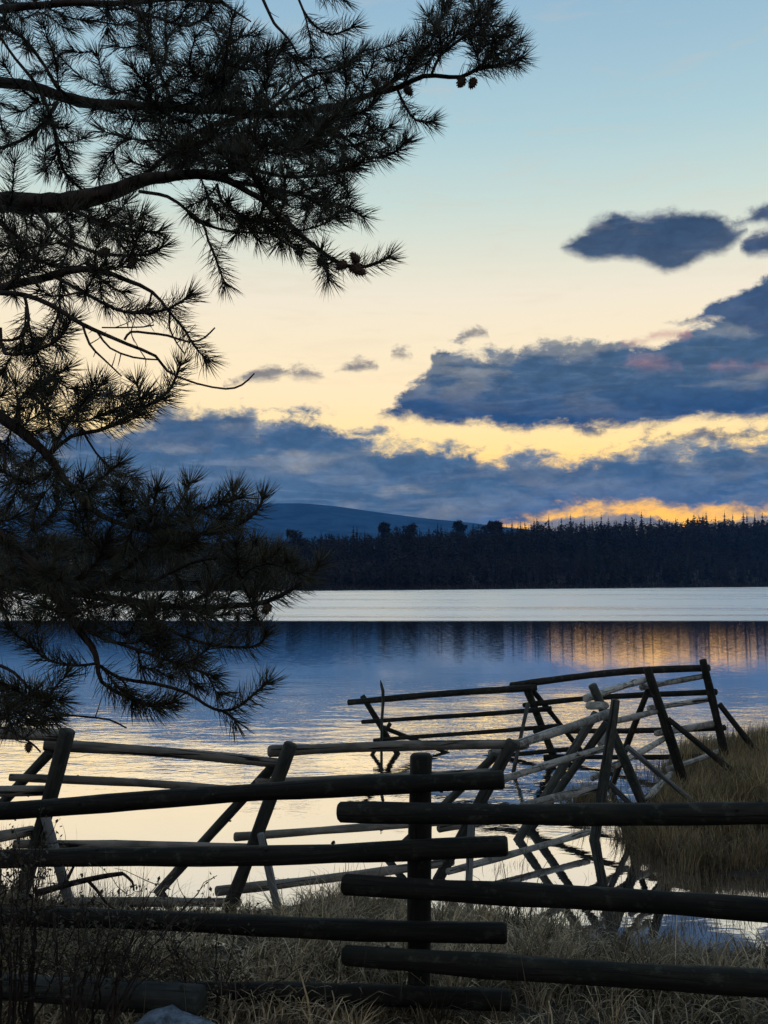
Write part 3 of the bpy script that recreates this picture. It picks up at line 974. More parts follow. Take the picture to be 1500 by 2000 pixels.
# promontory
promc = lambda x, y: (terrain(x, y) > -0.005)
X, Y, hs, tn, ph, rr_ = clumps(1300, 42, 1.3, 7.2, 8.3, 14.6, promc, 0.13)
blades(X, Y, RNG.uniform(.07, .22, len(X)) * hs, RNG.uniform(0.004, 0.009, len(X)), .1 + .9 * rr_ * RNG.uniform(.5, 1.4, len(X)), M_turf, 'bank_grass', 'rough olive brown marsh grass covering the promontory on the right', np.clip(tn * RNG.uniform(.3, 1.4, len(X)), 0, 1), segs=3, drop=0.6, ph=ph)
X, Y = sample(60000, 1.3, 7.2, 8.3, 14.6, lambda x, y: in_view(x, y) & promc(x, y))
X, Y = X[:14000], Y[:14000]
blades(X, Y, RNG.uniform(.05, .12, len(X)), RNG.uniform(0.004, 0.009, len(X)), RNG.uniform(0.1, 1.2, len(X)), M_turf, 'low_bank_grass', 'short matted grass between the tussocks of the promontory', RNG.beta(1.2, 2.5, len(X)), segs=2, drop=0.6)
X, Y, hs, tn, ph, rr_ = clumps(150, 40, 1.6, 6.6, 8.3, 14.0, lambda x, y: (terrain(x, y) > -0.03) & (terrain(x, y) < 0.08), 0.09)
blades(X, Y, RNG.uniform(.10, .28, len(X)) * hs, RNG.uniform(0.004, 0.008, len(X)), .1 + 1.0 * rr_ * RNG.uniform(.5, 1.4, len(X)), M_turf, 'water_edge_sedge', 'ragged sedge tufts hanging over the water edge of the promontory', np.clip(tn * RNG.uniform(.2, 1.2, len(X)), 0, 1), segs=3, drop=0.7, ph=ph, Z=np.maximum(terrain(X, Y), -0.02))
outc = lambda x, y: (terrain(x, y) > 0.0) & ~in_view(x, y, .4)
CXs, CYs = [], []
X, Y = sample(60000, -9, 12, 1.5, 15, lambda x, y: outc(x, y) & (np.abs(x) < y * .385 + 5.0))
X, Y = X[:26000], Y[:26000]
blades(X, Y, RNG.uniform(.08, .24, len(X)), RNG.uniform(0.006, 0.014, len(X)), RNG.uniform(.2, 1.4, len(X)), M_turf, 'rough_grass', 'rough dry grass of the bank on both sides of the view', RNG.beta(1.2, 2.0, len(X)), segs=3, drop=0.6)
# overhanging sedge at its water edge and tufts standing in the shallows
cx, cy, cl_ = [], [], []
for (x, y, n, s, hgt_) in [(975, 1698, 26, .10, .14), (1010, 1690, 20, .12, .12), (1100, 1572, 60, .20, .26), (1150, 1560, 50, .16, .30), (1185, 1590, 50, .15, .25),
                           (1240, 1640, 120, .22, .28), (1290, 1680, 200, .30, .22), (1360, 1690, 240, .35, .2), (1450, 1695, 240, .4, .2), (1235, 1600, 120, .2, .3),
                           (1250, 1530, 120, .3, .3), (1300, 1500, 160, .4, .3), (1380, 1470, 160, .5, .3), (1260, 1700, 60, .2, .14), (1330, 1720, 50, .3, .12),
                           (1420, 1735, 60, .3, .10), (1490, 1745, 80, .3, .14), (1240, 1800, 60, .2, .12), (1350, 1810, 60, .3, .10), (900, 1775, 50, .2, .12),
                           (960, 1790, 80, .2, .14), (1080, 1790, 120, .35, .2), (1150, 1770, 80, .4, .10), (1250, 1760, 90, .4, .10), (1330, 1780, 120, .5, .12), (1400, 1800, 140, .5, .12), (1300, 1820, 120, .4, .12), (1460, 1765, 90, .3, .12), (880, 1765, 30, .15, .1), (1185, 1790, 60, .2, .14), (310, 1850, 20, .2, .08), (1290, 1712, 70, .5, .10), (1380, 1715, 90, .6, .12), (1460, 1728, 90, .5, .12), (1350, 1745, 60, .6, .08), (1450, 1755, 60, .4, .1), (1200, 1720, 24, .3, .1), (1240, 1620, 80, .25, .3), (450, 1850, 20, .2, .08), (30, 1640, 60, .25, .22), (75, 1640, 30, .2, .2)]:
    g_ = G(x, y, 0)
    cx.append(g_.x + RNG.normal(0, s * .5, n)); cy.append(g_.y + RNG.normal(0, s * .25, n)); cl_.append(RNG.uniform(.4, 1.1, n) * hgt_)
X, Y, LN = map(np.concatenate, (cx, cy, cl_))
blades(X, Y, LN, RNG.uniform(0.003, 0.006, len(X)), RNG.uniform(0.05, 0.8, len(X)), M_reed, 'marsh_sedge', 'thin dark sedge standing in the shallows', RNG.beta(1.3, 2.5, len(X)), segs=3, drop=0.5, Z=np.maximum(terrain(X, Y), -0.03))
# tall stalks against the bright water on the left
cx, cy, cl_ = [], [], []
for (x, y, n, s, hgt_) in [(480, 1790, 20, .5, .30), (250, 1800, 26, .25, .45), (230, 1760, 60, .22, .36), (160, 1760, 40, .2, .4), (590, 1790, 12, .35, .28), (640, 1770, 14, .3, .26), (730, 1765, 14, .3, .24),
                           (340, 1800, 10, .3, .4), (400, 1800, 8, .4, .34), (30, 1790, 20, .3, .5), (120, 1850, 60, .4, .55), (40, 1900, 60, .4, .6), (250, 1880, 40, .35, .4)]:
    g_ = G(x, y, 0.1)
    cx.append(g_.x + RNG.normal(0, s * .5, n)); cy.append(g_.y + RNG.normal(0, .2, n)); cl_.append(RNG.uniform(.35, 1.15, n) * hgt_)
X, Y, LN = map(np.concatenate, (cx, cy, cl_))
blades(X, Y, LN, RNG.uniform(0.003, 0.0065, len(X)), RNG.uniform(0.0, 0.3, len(X)), M_reed, 'reed_stalks', 'tall thin dark stalks rising before the bright water', RNG.beta(1.3, 2.5, len(X)), segs=4, drop=0.5, Z=np.maximum(terrain(X, Y), -0.03))
# one tall bulrush-like stalk and some closer ones crossing the rails
X = np.array([P(x, 1900, 4.7).x for x in (250, 232, 300, 445, 468, 640, 700, 560, 905, 1030, 1115, 1190, 1290, 960, 1000, 1065, 380)])
Y = RNG.uniform(4.45, 4.75, len(X))
LN = np.array([.95, .7, .6, .4, .55, .45, .5, .5, .35, .5, .35, .4, .38, .4, .42, .4, .5])
blades(X, Y, LN, np.full(len(X), 0.0065), RNG.uniform(0.0, 0.16, len(X)), M_reed, 'tall_stalks', 'few tall dry stalks crossing the front rails', RNG.uniform(0.2, 0.9, len(X)), segs=4, drop=0.4)


# ------------------------------------------------------------------ far forest
def spruce_np(rg, h, wd, tiers=11, spokes=7):
    """jagged conifer: drooping triangular boughs in tiers"""
    V, T = [], []
    n = 0
    for k in range(tiers):
        t = (k + rg.uniform(-.2, .2)) / tiers
        z = h * (0.10 + 0.88 * t)
        r = wd * (1 - t) ** 0.7 * rg.uniform(0.7, 1.15) + 0.03 * wd
        a0 = rg.uniform(0, 6.28)
        for s in range(spokes):
            a = a0 + s * 2 * math.pi / spokes + rg.uniform(-.3, .3)
            rr = r * rg.uniform(0.55, 1.15)
            da = 0.5
            dz_ = h * (0.10 * (1 - t) + 0.012)
            V += [(0.0, 0.0, z + dz_ * 0.9), (rr * .75 * math.cos(a - da), rr * .75 * math.sin(a - da), z - dz_ * .2 * rg.uniform(.5, 1.5)),
                  (rr * math.cos(a), rr * math.sin(a), z - dz_ * .4 * rg.uniform(.3, 1.6)), (rr * .75 * math.cos(a + da), rr * .75 * math.sin(a + da), z - dz_ * .2 * rg.uniform(.5, 1.5))]
            T += [(n, n + 1, n + 2), (n, n + 2, n + 3)]
            n += 4
    # leader
    V += [(-.004 * h, 0, h * .9), (.004 * h, 0, h * .9), (0, 0, h * 1.03)]
    T += [(n, n + 1, n + 2)]
    return np.array(V), np.array(T)


def pine_crown_np(rg, h, wd, n_leaf=170):
    V, T = [], []
    n = 0
    cl = [(rg.normal(0, wd * .4), rg.normal(0, wd * .4), h * rg.uniform(.45, .88), wd * rg.uniform(.35, .6)) for _ in range(12)]
    for _ in range(n_leaf):
        c = cl[rg.integers(len(cl))]
        v = rg.normal(0, 1, 3); v /= np.linalg.norm(v)
        pnt = np.array(c[:3]) + v * c[3] * rg.uniform(.5, 1)
        e = rg.normal(0, 1, (2, 3)) * h * 0.028
        V += [pnt, pnt + e[0], pnt + e[1]]
        T += [(n, n + 1, n + 2)]
        n += 3
    return np.array(V), np.array(T)


def trunk_np(h, r, sides=5):
    return tube_np([(0, 0, -0.6), (0, 0, h * .5), (0, 0, h)], [r, r * .7, r * .15], sides)


def bare_np(rg, h):
    so = Soup()
    V, q = tube_np([(0, 0, -.5), (rg.normal(0, .1), 0, h * .5), (rg.normal(0, .3), 0, h)], [.11, .08, .02], 4)
    so.add(V, q)
    for _ in range(16):
        z = h * rg.uniform(.25, .95); a = rg.uniform(0, 6.28); l = (h - z) * .35 + .5
        e = np.array([math.cos(a) * l, math.sin(a) * l, l * rg.uniform(.7, 1.6)])
        w_ = np.array([-math.sin(a), math.cos(a), 0]) * .05
        so.add([np.array([0, 0, z]) - w_, np.array([0, 0, z]) + w_, np.array([0, 0, z]) + e], t=[(0, 1, 2)])
    return np.concatenate(so.V), (np.concatenate(so.Q) if so.Q else None), np.concatenate(so.T)


rg = np.random.default_rng(5)
spr = [spruce_np(rg, 1.0, rg.uniform(.10, .17), int(rg.integers(10, 14)), 5) for _ in range(10)]
sky_x = np.array([-600, 0, 560, 620, 700, 850, 950, 1100, 1300, 1500, 2100])
sky_y = np.array([1036, 1040, 1044, 1042, 1034, 1030, 1021, 1015, 1012, 1006, 1000])


def forest_spot(px, s):
    """point s metres behind the far shoreline in the direction of pixel column px"""
    r = ray(px, 1138)
    X = r.x / r.y
    d = 300.0
    for _ in range(12):
        d = 0.5 * d + 0.5 * (float(far_shore(X * d)) + s)
    x, y = X * d, d
    return x, y, float(terrain(x, y))


rnd_crowns = [pine_crown_np(rg, 1.0, rg.uniform(.13, .2), 110) for _ in range(6)]
for V_, _t in rnd_crowns: V_[:, 2] = V_[:, 2] * 1.05
fo, fb = Soup(), Soup()
for i in range(5600):
    px = rg.uniform(-250, 1750)
    s = 6 + 190 * rg.uniform() ** (1.2 if i % 3 else 0.45)
    x, y, z = forest_spot(px, s)
    topy = np.interp(px, sky_x, sky_y) + 26 * float(fbm(px / 38.0, 0.5, 91, 3)) + 2
    dens_ = float(fbm(px / 22.0, s / 30.0, 93, 2))
    if dens_ < -0.12 and s > 30: continue
    ztop = P(750, topy, y).z
    hmax = ztop - z
    hb = (9 + 9 * float(sst(x, -40, 200))) * rg.uniform(.55, 1.1)
    h = min(hb, hmax * rg.uniform(.88, 1.03)) if s < 90 else hmax * (.80 + .26 * rg.beta(1.2, 2.6))
    if h < 2: continue
    if s < 45 and rg.uniform() < .35 or rg.uniform() < .06:
        V, q, t_ = bare_np(rg, 1.0 * h * .8)
        V = V * 1.0
        fb.add(V + np.array([x, y, z]), q, t_, a=rg.uniform(0, .8))
        continue
    V, t_ = spr[rg.integers(len(spr))]
    if rg.uniform() < .28: V, t_ = rnd_crowns[rg.integers(len(rnd_crowns))]
    a = rg.uniform(0, 6.28)
    c_, s_ = math.cos(a), math.sin(a)
    wsc = max(1.0, 14 / h) * rg.uniform(.75, 1.7)
    VV = np.stack([(V[:, 0] * c_ - V[:, 1] * s_) * h * wsc, (V[:, 0] * s_ + V[:, 1] * c_) * h * wsc, V[:, 2] * h], -1)
    fo.add(VV + np.array([x, y, z]), t=t_, a=rg.beta(1.5, 2.5))
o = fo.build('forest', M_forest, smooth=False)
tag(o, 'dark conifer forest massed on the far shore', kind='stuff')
o = fb.build('bare_woods', M_birch, smooth=False)
tag(o, 'leafless birches thinly mixed in front of the far conifers', kind='stuff')
# scrubby shoreline grass, low brush
X = rg.uniform(-160, 330, 26000)
s = 60 * rg.uniform(0, 1, len(X)) ** 1.6 + 0.5
Y = far_shore(X) + s
blades(X, Y, rg.uniform(0.5, 2.3, len(X)), rg.uniform(0.08, 0.35, len(X)), rg.uniform(0.1, 0.7, len(X)), M_birch, 'shore_scrub', 'brown scrub and dry grass along the far shoreline', rg.beta(1.2, 3, len(X)) * .55, segs=2)

# trees that stand clear of the mass on the skyline
proto = {}
for kd in range(6):
    if kd < 4:
        V, t_ = spruce_np(rg, 1.0, (.11, .14, .085, .16)[kd], 22, 9)
    else:
        V, t_ = pine_crown_np(rg, 1.0, (.20, .24)[kd - 4], 1100)
    s1 = Soup(); s1.add(V, t=t_, a=rg.uniform(.2, .5))
    crown_me = mesh_np('crown', V, [t_], M_forest, False, {'tint': np.full(len(V), .3)})
    tv, tq = trunk_np(.95, .012)
    trunk_me = mesh_np('trunk', tv, [tq], M_forest, True, {'tint': np.full(len(tv), .8)})
    proto[kd] = (crown_me, trunk_me)
special = [(750, 1012, 4, 'broad dark pine on the skyline below the hill, largest of the far trees'),
           (788, 1018, 5, 'round-crowned pine just right of the broadest far pine'),
           (585, 1030, 5, 'dark round pine at the left end of the skyline below the hill crest'),
           (898, 1009, 4, 'tall pine where the foot of the hill meets the forest'),
           (958, 1010, 4, 'pine with tufted top, left one of the close pair against the bright sky'),
           (970, 1009, 4, 'pine with tufted top, right one of the close pair against the bright sky'),
           (1255, 996, 1, 'tallest lone conifer against the middle of the golden gap'),
           (1382, 997, 1, 'pointed spruce standing tall at the right of the golden gap')]
sl = [(627, 1036), (660, 1040), (690, 1025), (697, 1026), (712, 1034), (820, 1028), (838, 1026), (855, 1018), (862, 1022), (925, 1020), (940, 1022), (1001, 1014), (1018, 1016), (1026, 1013),
      (1044, 1010), (1050, 1008), (1073, 1005), (1098, 1008), (1116, 1003), (1143, 1005), (1158, 1008), (1176, 1001), (1190, 1008), (1205, 1012), (1224, 1004), (1238, 1010), (1273, 1003), (1290, 1010),
      (1305, 1010), (1322, 1008), (1345, 1010), (1358, 1001), (1375, 1005), (1400, 1006), (1418, 997), (1434, 1000), (1455, 998), (1462, 998), (1477, 1000), (1492, 997), (1512, 1000)]


def place_tree(px, topy, kd, label, group=None):
    x, y, z = forest_spot(px, rg.uniform(125, 175))
    h = P(px, topy, y).z - z
    e = empty('spruce_tree' if kd < 4 else 'pine_tree', (x, y, z), label, 'tree', group)
    e.rotation_euler = (0, 0, rg.uniform(0, 6.28))
    wsc = rg.uniform(.85, 1.15)
    for nm, me in (('crown', proto[kd][0]), ('trunk', proto[kd][1])):
        o = bpy.data.objects.new(nm, me)
        COL.objects.link(o)
        o.parent = e
        o.scale = (h * wsc, h * wsc, h)


for px, ty, kd, lb in special:
    place_tree(px, ty, kd, lb)
for px, ty in sl:
    place_tree(px, ty, int(rg.integers(0, 4)), 'slim spruce top standing above the dark mass of the far forest', 'spruces along the skyline')
# ------------------------------------------------------------------ the pine hanging in from the left
TRUNK_X, TRUNK_Y = -2.35, 3.15
pine = empty('pine_tree', (TRUNK_X, TRUNK_Y, 0.35), 'old pine just left of the view, needled boughs reaching in over the lake', 'tree')
tp = [(TRUNK_X + 0.10 * math.sin(z * .8), TRUNK_Y + 0.06 * math.sin(z * 1.1), z) for z in np.linspace(0.1, 7.5, 26)]
V, q = tube_np(tp, np.linspace(0.19, 0.08, 26), 20)
so = Soup(); so.add(V, q)
tr = so.build('trunk', M_bark, pine, at=(TRUNK_X, TRUNK_Y, 0.35))


def spline(pts, step=0.03):
    """Catmull-Rom through (x, y, z, r) rows"""
    pts = np.asarray(pts, float)
    p = np.vstack([2 * pts[0] - pts[1], pts, 2 * pts[-1] - pts[-2]])
    out = []
    for i in range(1, len(p) - 2):
        L = np.linalg.norm(p[i + 1, :3] - p[i, :3])
        n = max(2, int(L / step))
        for t in np.linspace(0, 1, n, endpoint=False):
            a, b_, c, d = p[i - 1], p[i], p[i + 1], p[i + 2]
            out.append(0.5 * ((2 * b_) + (-a + c) * t + (2 * a - 5 * b_ + 4 * c - d) * t * t + (-a + 3 * b_ - 3 * c + d) * t ** 3))
    out.append(p[-2])
    out = np.array(out)
    out[:, 3] = np.maximum(out[:, 3], 0.0012)
    return out


def limb(px_pts, from_trunk=None):
    """px_pts rows (x, y, depth, width px); from_trunk = height on the trunk where it starts"""
    rows = []
    if from_trunk is not None:
        x0, y0, dd0, w0 = px_pts[0]
        r0 = w0 * dd0 / F / 2
        a0, a1 = P(*px_pts[0][:3]), P(*px_pts[1][:3])
        tn = (a0 - a1).normalized()
        s0 = Vector((TRUNK_X, TRUNK_Y, from_trunk))
        Lb = (a0 - s0).length
        c1, c2 = s0 + Vector((Lb * .35, 0, Lb * .12)), a0 + tn * Lb * .35
        for t in np.arange(0, 0.97, 0.1):
            q_ = s0 * (1 - t) ** 3 + c1 * 3 * (1 - t) ** 2 * t + c2 * 3 * (1 - t) * t * t + a0 * t ** 3
            rows.append((q_.x, q_.y, q_.z, r0 * (1.35 - .35 * t)))
    for x, y, dd, wpx in px_pts:
        a = P(x, y, dd)
        rows.append((a.x, a.y, a.z, wpx * dd / F / 2))
    return spline(rows)


LIMBS = {   # name: (pixel rows, trunk height or None, [child traces])
 'A': ([(0, 160, 3.2, 22), (70, 172, 3.2, 21), (140, 194, 3.2, 22), (200, 203, 3.2, 20), (300, 208, 3.2, 18), (420, 215, 3.2, 17), (520, 224, 3.2, 16), (600, 218, 3.2, 15), (660, 208, 3.2, 14),
        (716, 188, 3.2, 12), (780, 168, 3.2, 11), (828, 150, 3.2, 9), (900, 150, 3.2, 8), (932, 136, 3.2, 8), (985, 124, 3.2, 6), (1022, 114, 3.2, 5)], 3.45),
 'B': ([(0, 397, 3.0, 40), (80, 396, 3.0, 40), (160, 389, 3.0, 36), (230, 372, 3.0, 32), (280, 352, 3.0, 26), (340, 342, 3.0, 22), (400, 341, 3.0, 20), (445, 353, 3.0, 15), (490, 378, 3.0, 12), (515, 390, 3.0, 11),
        (538, 418, 3.0, 10), (565, 440, 3.0, 10), (595, 466, 3.0, 9), (628, 492, 3.0, 9), (672, 516, 3.0, 8), (716, 520, 3.0, 7), (758, 502, 3.0, 6)], 3.0),
 'C': ([(0, 564, 2.8, 17), (80, 544, 2.8, 16), (132, 529, 2.8, 14), (192, 527, 2.8, 12), (248, 548, 2.8, 9), (296, 572, 2.8, 7), (332, 608, 2.8, 5), (360, 640, 2.8, 5), (376, 672, 2.8, 4), (404, 704, 2.8, 3)], 2.85),
 'D': ([(0, 816, 2.8, 22), (40, 840, 2.8, 20), (72, 868, 2.8, 18), (104, 900, 2.8, 16), (125, 940, 2.8, 14), (170, 985, 2.8, 12), (230, 1020, 2.8, 10), (327, 1043, 2.8, 9), (420, 1039, 2.8, 8), (467, 1025, 2.8, 7), (500, 1000, 2.8, 6), (512, 975, 2.8, 5)], 2.75),
 'E': ([(0, 1045, 2.7, 22), (60, 1100, 2.7, 20), (110, 1165, 2.7, 18), (149, 1225, 2.7, 15), (177, 1258, 2.7, 13), (191, 1295, 2.7, 10), (200, 1332, 2.7, 8), (243, 1361, 2.7, 7), (289, 1379, 2.7, 6), (340, 1368, 2.7, 5)], 2.35),
 'H': ([(0, 1130, 2.9, 20), (120, 1150, 2.9, 16), (240, 1172, 2.9, 14), (350, 1186, 2.9, 12), (443, 1184, 2.9, 11), (495, 1182, 2.9, 10), (546, 1165, 2.9, 9), (602, 1128, 2.9, 7), (628, 1095, 2.9, 5)], 2.3),
 'T': ([(0, 18, 3.1, 16), (100, 8, 3.1, 14), (220, 6, 3.1, 12), (330, -2, 3.1, 10), (430, 4, 3.1, 7)], 3.75),
}
# traced secondary twigs: (parent, rows) ; needles grow near their tips where 'n' is 1
TW = [
 ('A', 1, [(716, 188, 3.2, 9), (770, 158, 3.25, 8), (804, 132, 3.3, 7), (840, 88, 3.3, 6), (858, 42, 3.3, 5), (868, 10, 3.3, 4)]),
 ('A', 1, [(842, 148, 3.2, 6), (860, 108, 3.15, 6), (900, 76, 3.1, 6), (940, 38, 3.1, 5), (962, 10, 3.1, 4)]),
 ('A', 1, [(932, 136, 3.2, 6), (965, 100, 3.25, 5), (990, 60, 3.25, 4)]),
 ('A', 1, [(775, 172, 3.2, 6), (790, 205, 3.15, 5), (812, 235, 3.1, 4), (842, 236, 3.1, 4)]),
 ('A', 1, [(600, 218, 3.2, 7), (668, 262, 3.1, 6), (720, 308, 3.1, 6), (768, 300, 3.1, 5), (795, 275, 3.1, 4)]),
 ('A', 1, [(520, 224, 3.2, 8), (600, 150, 3.3, 6), (655, 138, 3.3, 5), (712, 100, 3.3, 4)]),
 ('A', 1, [(400, 213, 3.2, 9), (450, 150, 3.3, 8), (500, 110, 3.3, 6), (560, 95, 3.35, 5)]),
 ('A', 1, [(430, 215, 3.2, 9), (440, 120, 3.0, 7), (450, 60, 3.0, 5), (455, 30, 3.0, 4)]),
 ('A', 1, [(140, 194, 3.2, 8), (110, 168, 3.1, 8), (90, 132, 3.1, 7), (40, 70, 3.1, 7), (0, 55, 3.1, 6)]),
 ('A', 0, [(75, 175, 3.2, 8), (60, 150, 3.1, 7), (30, 115, 3.1, 6), (0, 72, 3.1, 5)]),
 ('A', 1, [(80, 180, 3.2, 9), (100, 230, 3.1, 8), (112, 290, 3.1, 8), (125, 335, 3.1, 6), (160, 370, 3.1, 5)]),
 ('A', 1, [(112, 200, 3.1, 8), (80, 245, 3.0, 8), (40, 275, 3.0, 7), (0, 290, 3.0, 7)]),
 ('A', 1, [(500, 222, 3.2, 10), (400, 250, 3.1, 8), (340, 290, 3.1, 9), (290, 335, 3.05, 10), (270, 352, 3.0, 10)]),
 ('A', 1, [(340, 210, 3.2, 8), (300, 115, 3.2, 7), (272, 68, 3.2, 6), (275, 30, 3.2, 5)]),
 ('B', 1, [(400, 341, 3.0, 8), (480, 330, 2.95, 8), (560, 345, 2.95, 7), (640, 340, 2.95, 6), (700, 320, 2.95, 5)]),
 ('B', 1, [(445, 353, 3.0, 9), (540, 370, 3.05, 8), (620, 390, 3.05, 7), (680, 405, 3.05, 5), (712, 425, 3.05, 4)]),
 ('B', 0, [(272, 374, 3.0, 7), (328, 384, 2.95, 7), (365, 410, 2.95, 6), (384, 432, 2.95, 6), (448, 452, 2.95, 5), (520, 455, 2.95, 4)]),
 ('B', 1, [(365, 410, 2.95, 5), (395, 435, 2.9, 5), (406, 470, 2.9, 5), (422, 505, 2.9, 5), (430, 530, 2.9, 4), (441, 556, 2.9, 4)]),
 ('B', 1, [(424, 360, 3.0, 6), (440, 402, 2.95, 6), (500, 434, 2.95, 6), (550, 470, 2.95, 5), (585, 490, 2.95, 4)]),
 ('B', 1, [(628, 492, 3.0, 7), (636, 520, 2.95, 6), (641, 548, 2.95, 5)]),
 ('B', 1, [(120, 400, 3.0, 9), (190, 430, 2.9, 8), (260, 450, 2.9, 6), (310, 455, 2.9, 5)]),
 ('B', 1, [(60, 400, 3.0, 9), (120, 460, 2.9, 8), (200, 495, 2.9, 7), (290, 498, 2.9, 6), (318, 480, 2.9, 5)]),
 ('B', 1, [(0, 430, 2.9, 9), (20, 460, 2.9, 8), (60, 500, 2.9, 7), (110, 520, 2.9, 5)]),
 ('C', 1, [(100, 536, 2.8, 8), (180, 580, 2.75, 7), (240, 608, 2.75, 6), (312, 608, 2.75, 6), (344, 596, 2.75, 5), (372, 577, 2.75, 4)]),
 ('C', 0, [(0, 572, 2.7, 11), (48, 576, 2.7, 10), (100, 596, 2.7, 10), (160, 632, 2.7, 9), (200, 652, 2.7, 8), (248, 672, 2.7, 7), (304, 696, 2.7, 6), (328, 724, 2.7, 5), (384, 748, 2.7, 4), (440, 760, 2.7, 4), (472, 752, 2.7, 4), (497, 730, 2.7, 3)]),
 ('C', 0, [(243, 664, 2.7, 5), (256, 648, 2.7, 5), (288, 650, 2.7, 5), (328, 656, 2.7, 5), (368, 668, 2.7, 4), (400, 660, 2.7, 4), (421, 639, 2.7, 3)]),
 ('C', 0, [(48, 576, 2.7, 7), (56, 622, 2.7, 6), (48, 648, 2.7, 6), (24, 664, 2.7, 6), (0, 665, 2.7, 6)]),
 ('C', 0, [(160, 630, 2.7, 5), (175, 672, 2.7, 5), (200, 700, 2.7, 4), (238, 735, 2.7, 3)]),
 ('C', 0, [(190, 648, 2.7, 5), (215, 680, 2.7, 4), (260, 698, 2.7, 4), (310, 702, 2.7, 3)]),
 ('C', 0, [(332, 608, 2.8, 4), (331, 640, 2.8, 4), (345, 670, 2.8, 3), (360, 690, 2.8, 3)]),
 ('C', 0, [(296, 572, 2.8, 4), (290, 610, 2.8, 4), (300, 635, 2.8, 3), (250, 640, 2.8, 3), (200, 640, 2.8, 3)]),
 ('C', 1, [(0, 640, 2.8, 8), (10, 690, 2.8, 8), (72, 684, 2.75, 7), (116, 660, 2.75, 6), (140, 622, 2.75, 5)]),
 ('C', 1, [(50, 600, 2.8, 5), (62, 660, 2.8, 5), (78, 710, 2.8, 5), (108, 742, 2.8, 4)]),
 ('D', 1, [(100, 885, 2.8, 8), (140, 852, 2.8, 8), (192, 841, 2.8, 8), (240, 820, 2.8, 8), (288, 792, 2.8, 7), (328, 764, 2.8, 6), (344, 738, 2.8, 5), (353, 712, 2.8, 4)]),
 ('D', 1, [(276, 798, 2.8, 5), (272, 770, 2.8, 4), (267, 745, 2.8, 4)]),
 ('D', 1, [(100, 885, 2.8, 8), (130, 830, 2.75, 7), (170, 780, 2.75, 6), (205, 745, 2.75, 5)]),
 ('D', 1, [(40, 840, 2.8, 8), (40, 780, 2.85, 7), (90, 740, 2.85, 6), (130, 720, 2.85, 5)]),
 ('D', 1, [(170, 985, 2.8, 8), (180, 950, 2.75, 6), (210, 925, 2.75, 5), (232, 905, 2.75, 4)]),
 ('D', 1, [(300, 1040, 2.8, 7), (340, 1000, 2.8, 6), (362, 965, 2.8, 5), (372, 945, 2.8, 4)]),
 ('D', 1, [(400, 1040, 2.8, 7), (445, 1010, 2.8, 6), (452, 980, 2.8, 5), (455, 955, 2.8, 4)]),
 ('D', 0, [(0, 860, 2.75, 6), (10, 900, 2.75, 6), (15, 935, 2.75, 4), (45, 950, 2.75, 3)]),
 ('H', 1, [(495, 1181, 2.9, 7), (499, 1137, 2.9, 7), (510, 1100, 2.9, 6), (520, 1078, 2.9, 5)]),
 ('H', 1, [(350, 1186, 2.9, 8), (420, 1150, 2.95, 7), (470, 1110, 2.95, 6), (500, 1060, 2.95, 5)]),
 ('H', 1, [(240, 1172, 2.9, 8), (330, 1120, 3.0, 7), (420, 1090, 3.0, 6), (560, 1100, 3.0, 5)]),
 ('H', 1, [(240, 1172, 2.9, 8), (330, 1230, 2.85, 7), (430, 1262, 2.85, 6), (500, 1262, 2.85, 5), (520, 1240, 2.85, 4)]),
 ('E', 1, [(195, 1300, 2.7, 7), (235, 1325, 2.7, 7), (300, 1335, 2.7, 7), (364, 1352, 2.7, 6), (401, 1375, 2.7, 6), (434, 1389, 2.7, 6), (467, 1379, 2.7, 6), (504, 1350, 2.7, 5), (524, 1334, 2.7, 4)]),
 ('E', 1, [(434, 1389, 2.7, 5), (450, 1398, 2.7, 5), (462, 1410, 2.7, 4)]),
 ('E', 1, [(149, 1225, 2.7, 7), (240, 1260, 2.65, 6), (330, 1290, 2.65, 6), (420, 1320, 2.65, 4)]),
 ('E', 1, [(191, 1295, 2.7, 6), (150, 1300, 2.65, 5), (95, 1290, 2.65, 5), (60, 1260, 2.65, 4)]),
 ('E', 0, [(0, 1300, 2.6, 7), (28, 1314, 2.6, 6), (61, 1350, 2.6, 6), (93, 1389, 2.6, 5), (154, 1400, 2.6, 4), (215, 1405, 2.6, 4), (247, 1421, 2.6, 3)]),
 ('E', 1, [(61, 1350, 2.6, 5), (90, 1360, 2.6, 5), (110, 1340, 2.6, 4), (130, 1320, 2.6, 4)]),
 ('E', 1, [(0, 1330, 2.55, 7), (14, 1370, 2.55, 6), (60, 1390, 2.55, 5), (105, 1405, 2.55, 4)]),
 ('E', 0, [(0, 1420, 2.55, 5), (30, 1432, 2.55, 4), (62, 1452, 2.55, 4), (80, 1470, 2.55, 3)]),
 ('T', 0, [(430, 0, 3.1, 6), (455, 20, 3.1, 5), (490, 43, 3.1, 3)]),
 ('T', 0, [(505, -20, 3.1, 7), (530, 35, 3.1, 6), (540, 52, 3.1, 6), (565, 78, 3.1, 5), (585, 110, 3.1, 4)]),
 ('T', 1, [(575, -25, 3.1, 5), (592, 20, 3.1, 5), (615, 50, 3.1, 5), (650, 68, 3.1, 4), (690, 52, 3.1, 4)]),
 ('T', 1, [(600, -30, 3.1, 5), (640, -8, 3.1, 5), (672, -2, 3.1, 4)]),
 ('T', 1, [(220, 6, 3.1, 7), (290, 30, 3.1, 6), (370, 50, 3.1, 5), (410, 22, 3.1, 4)]),
]
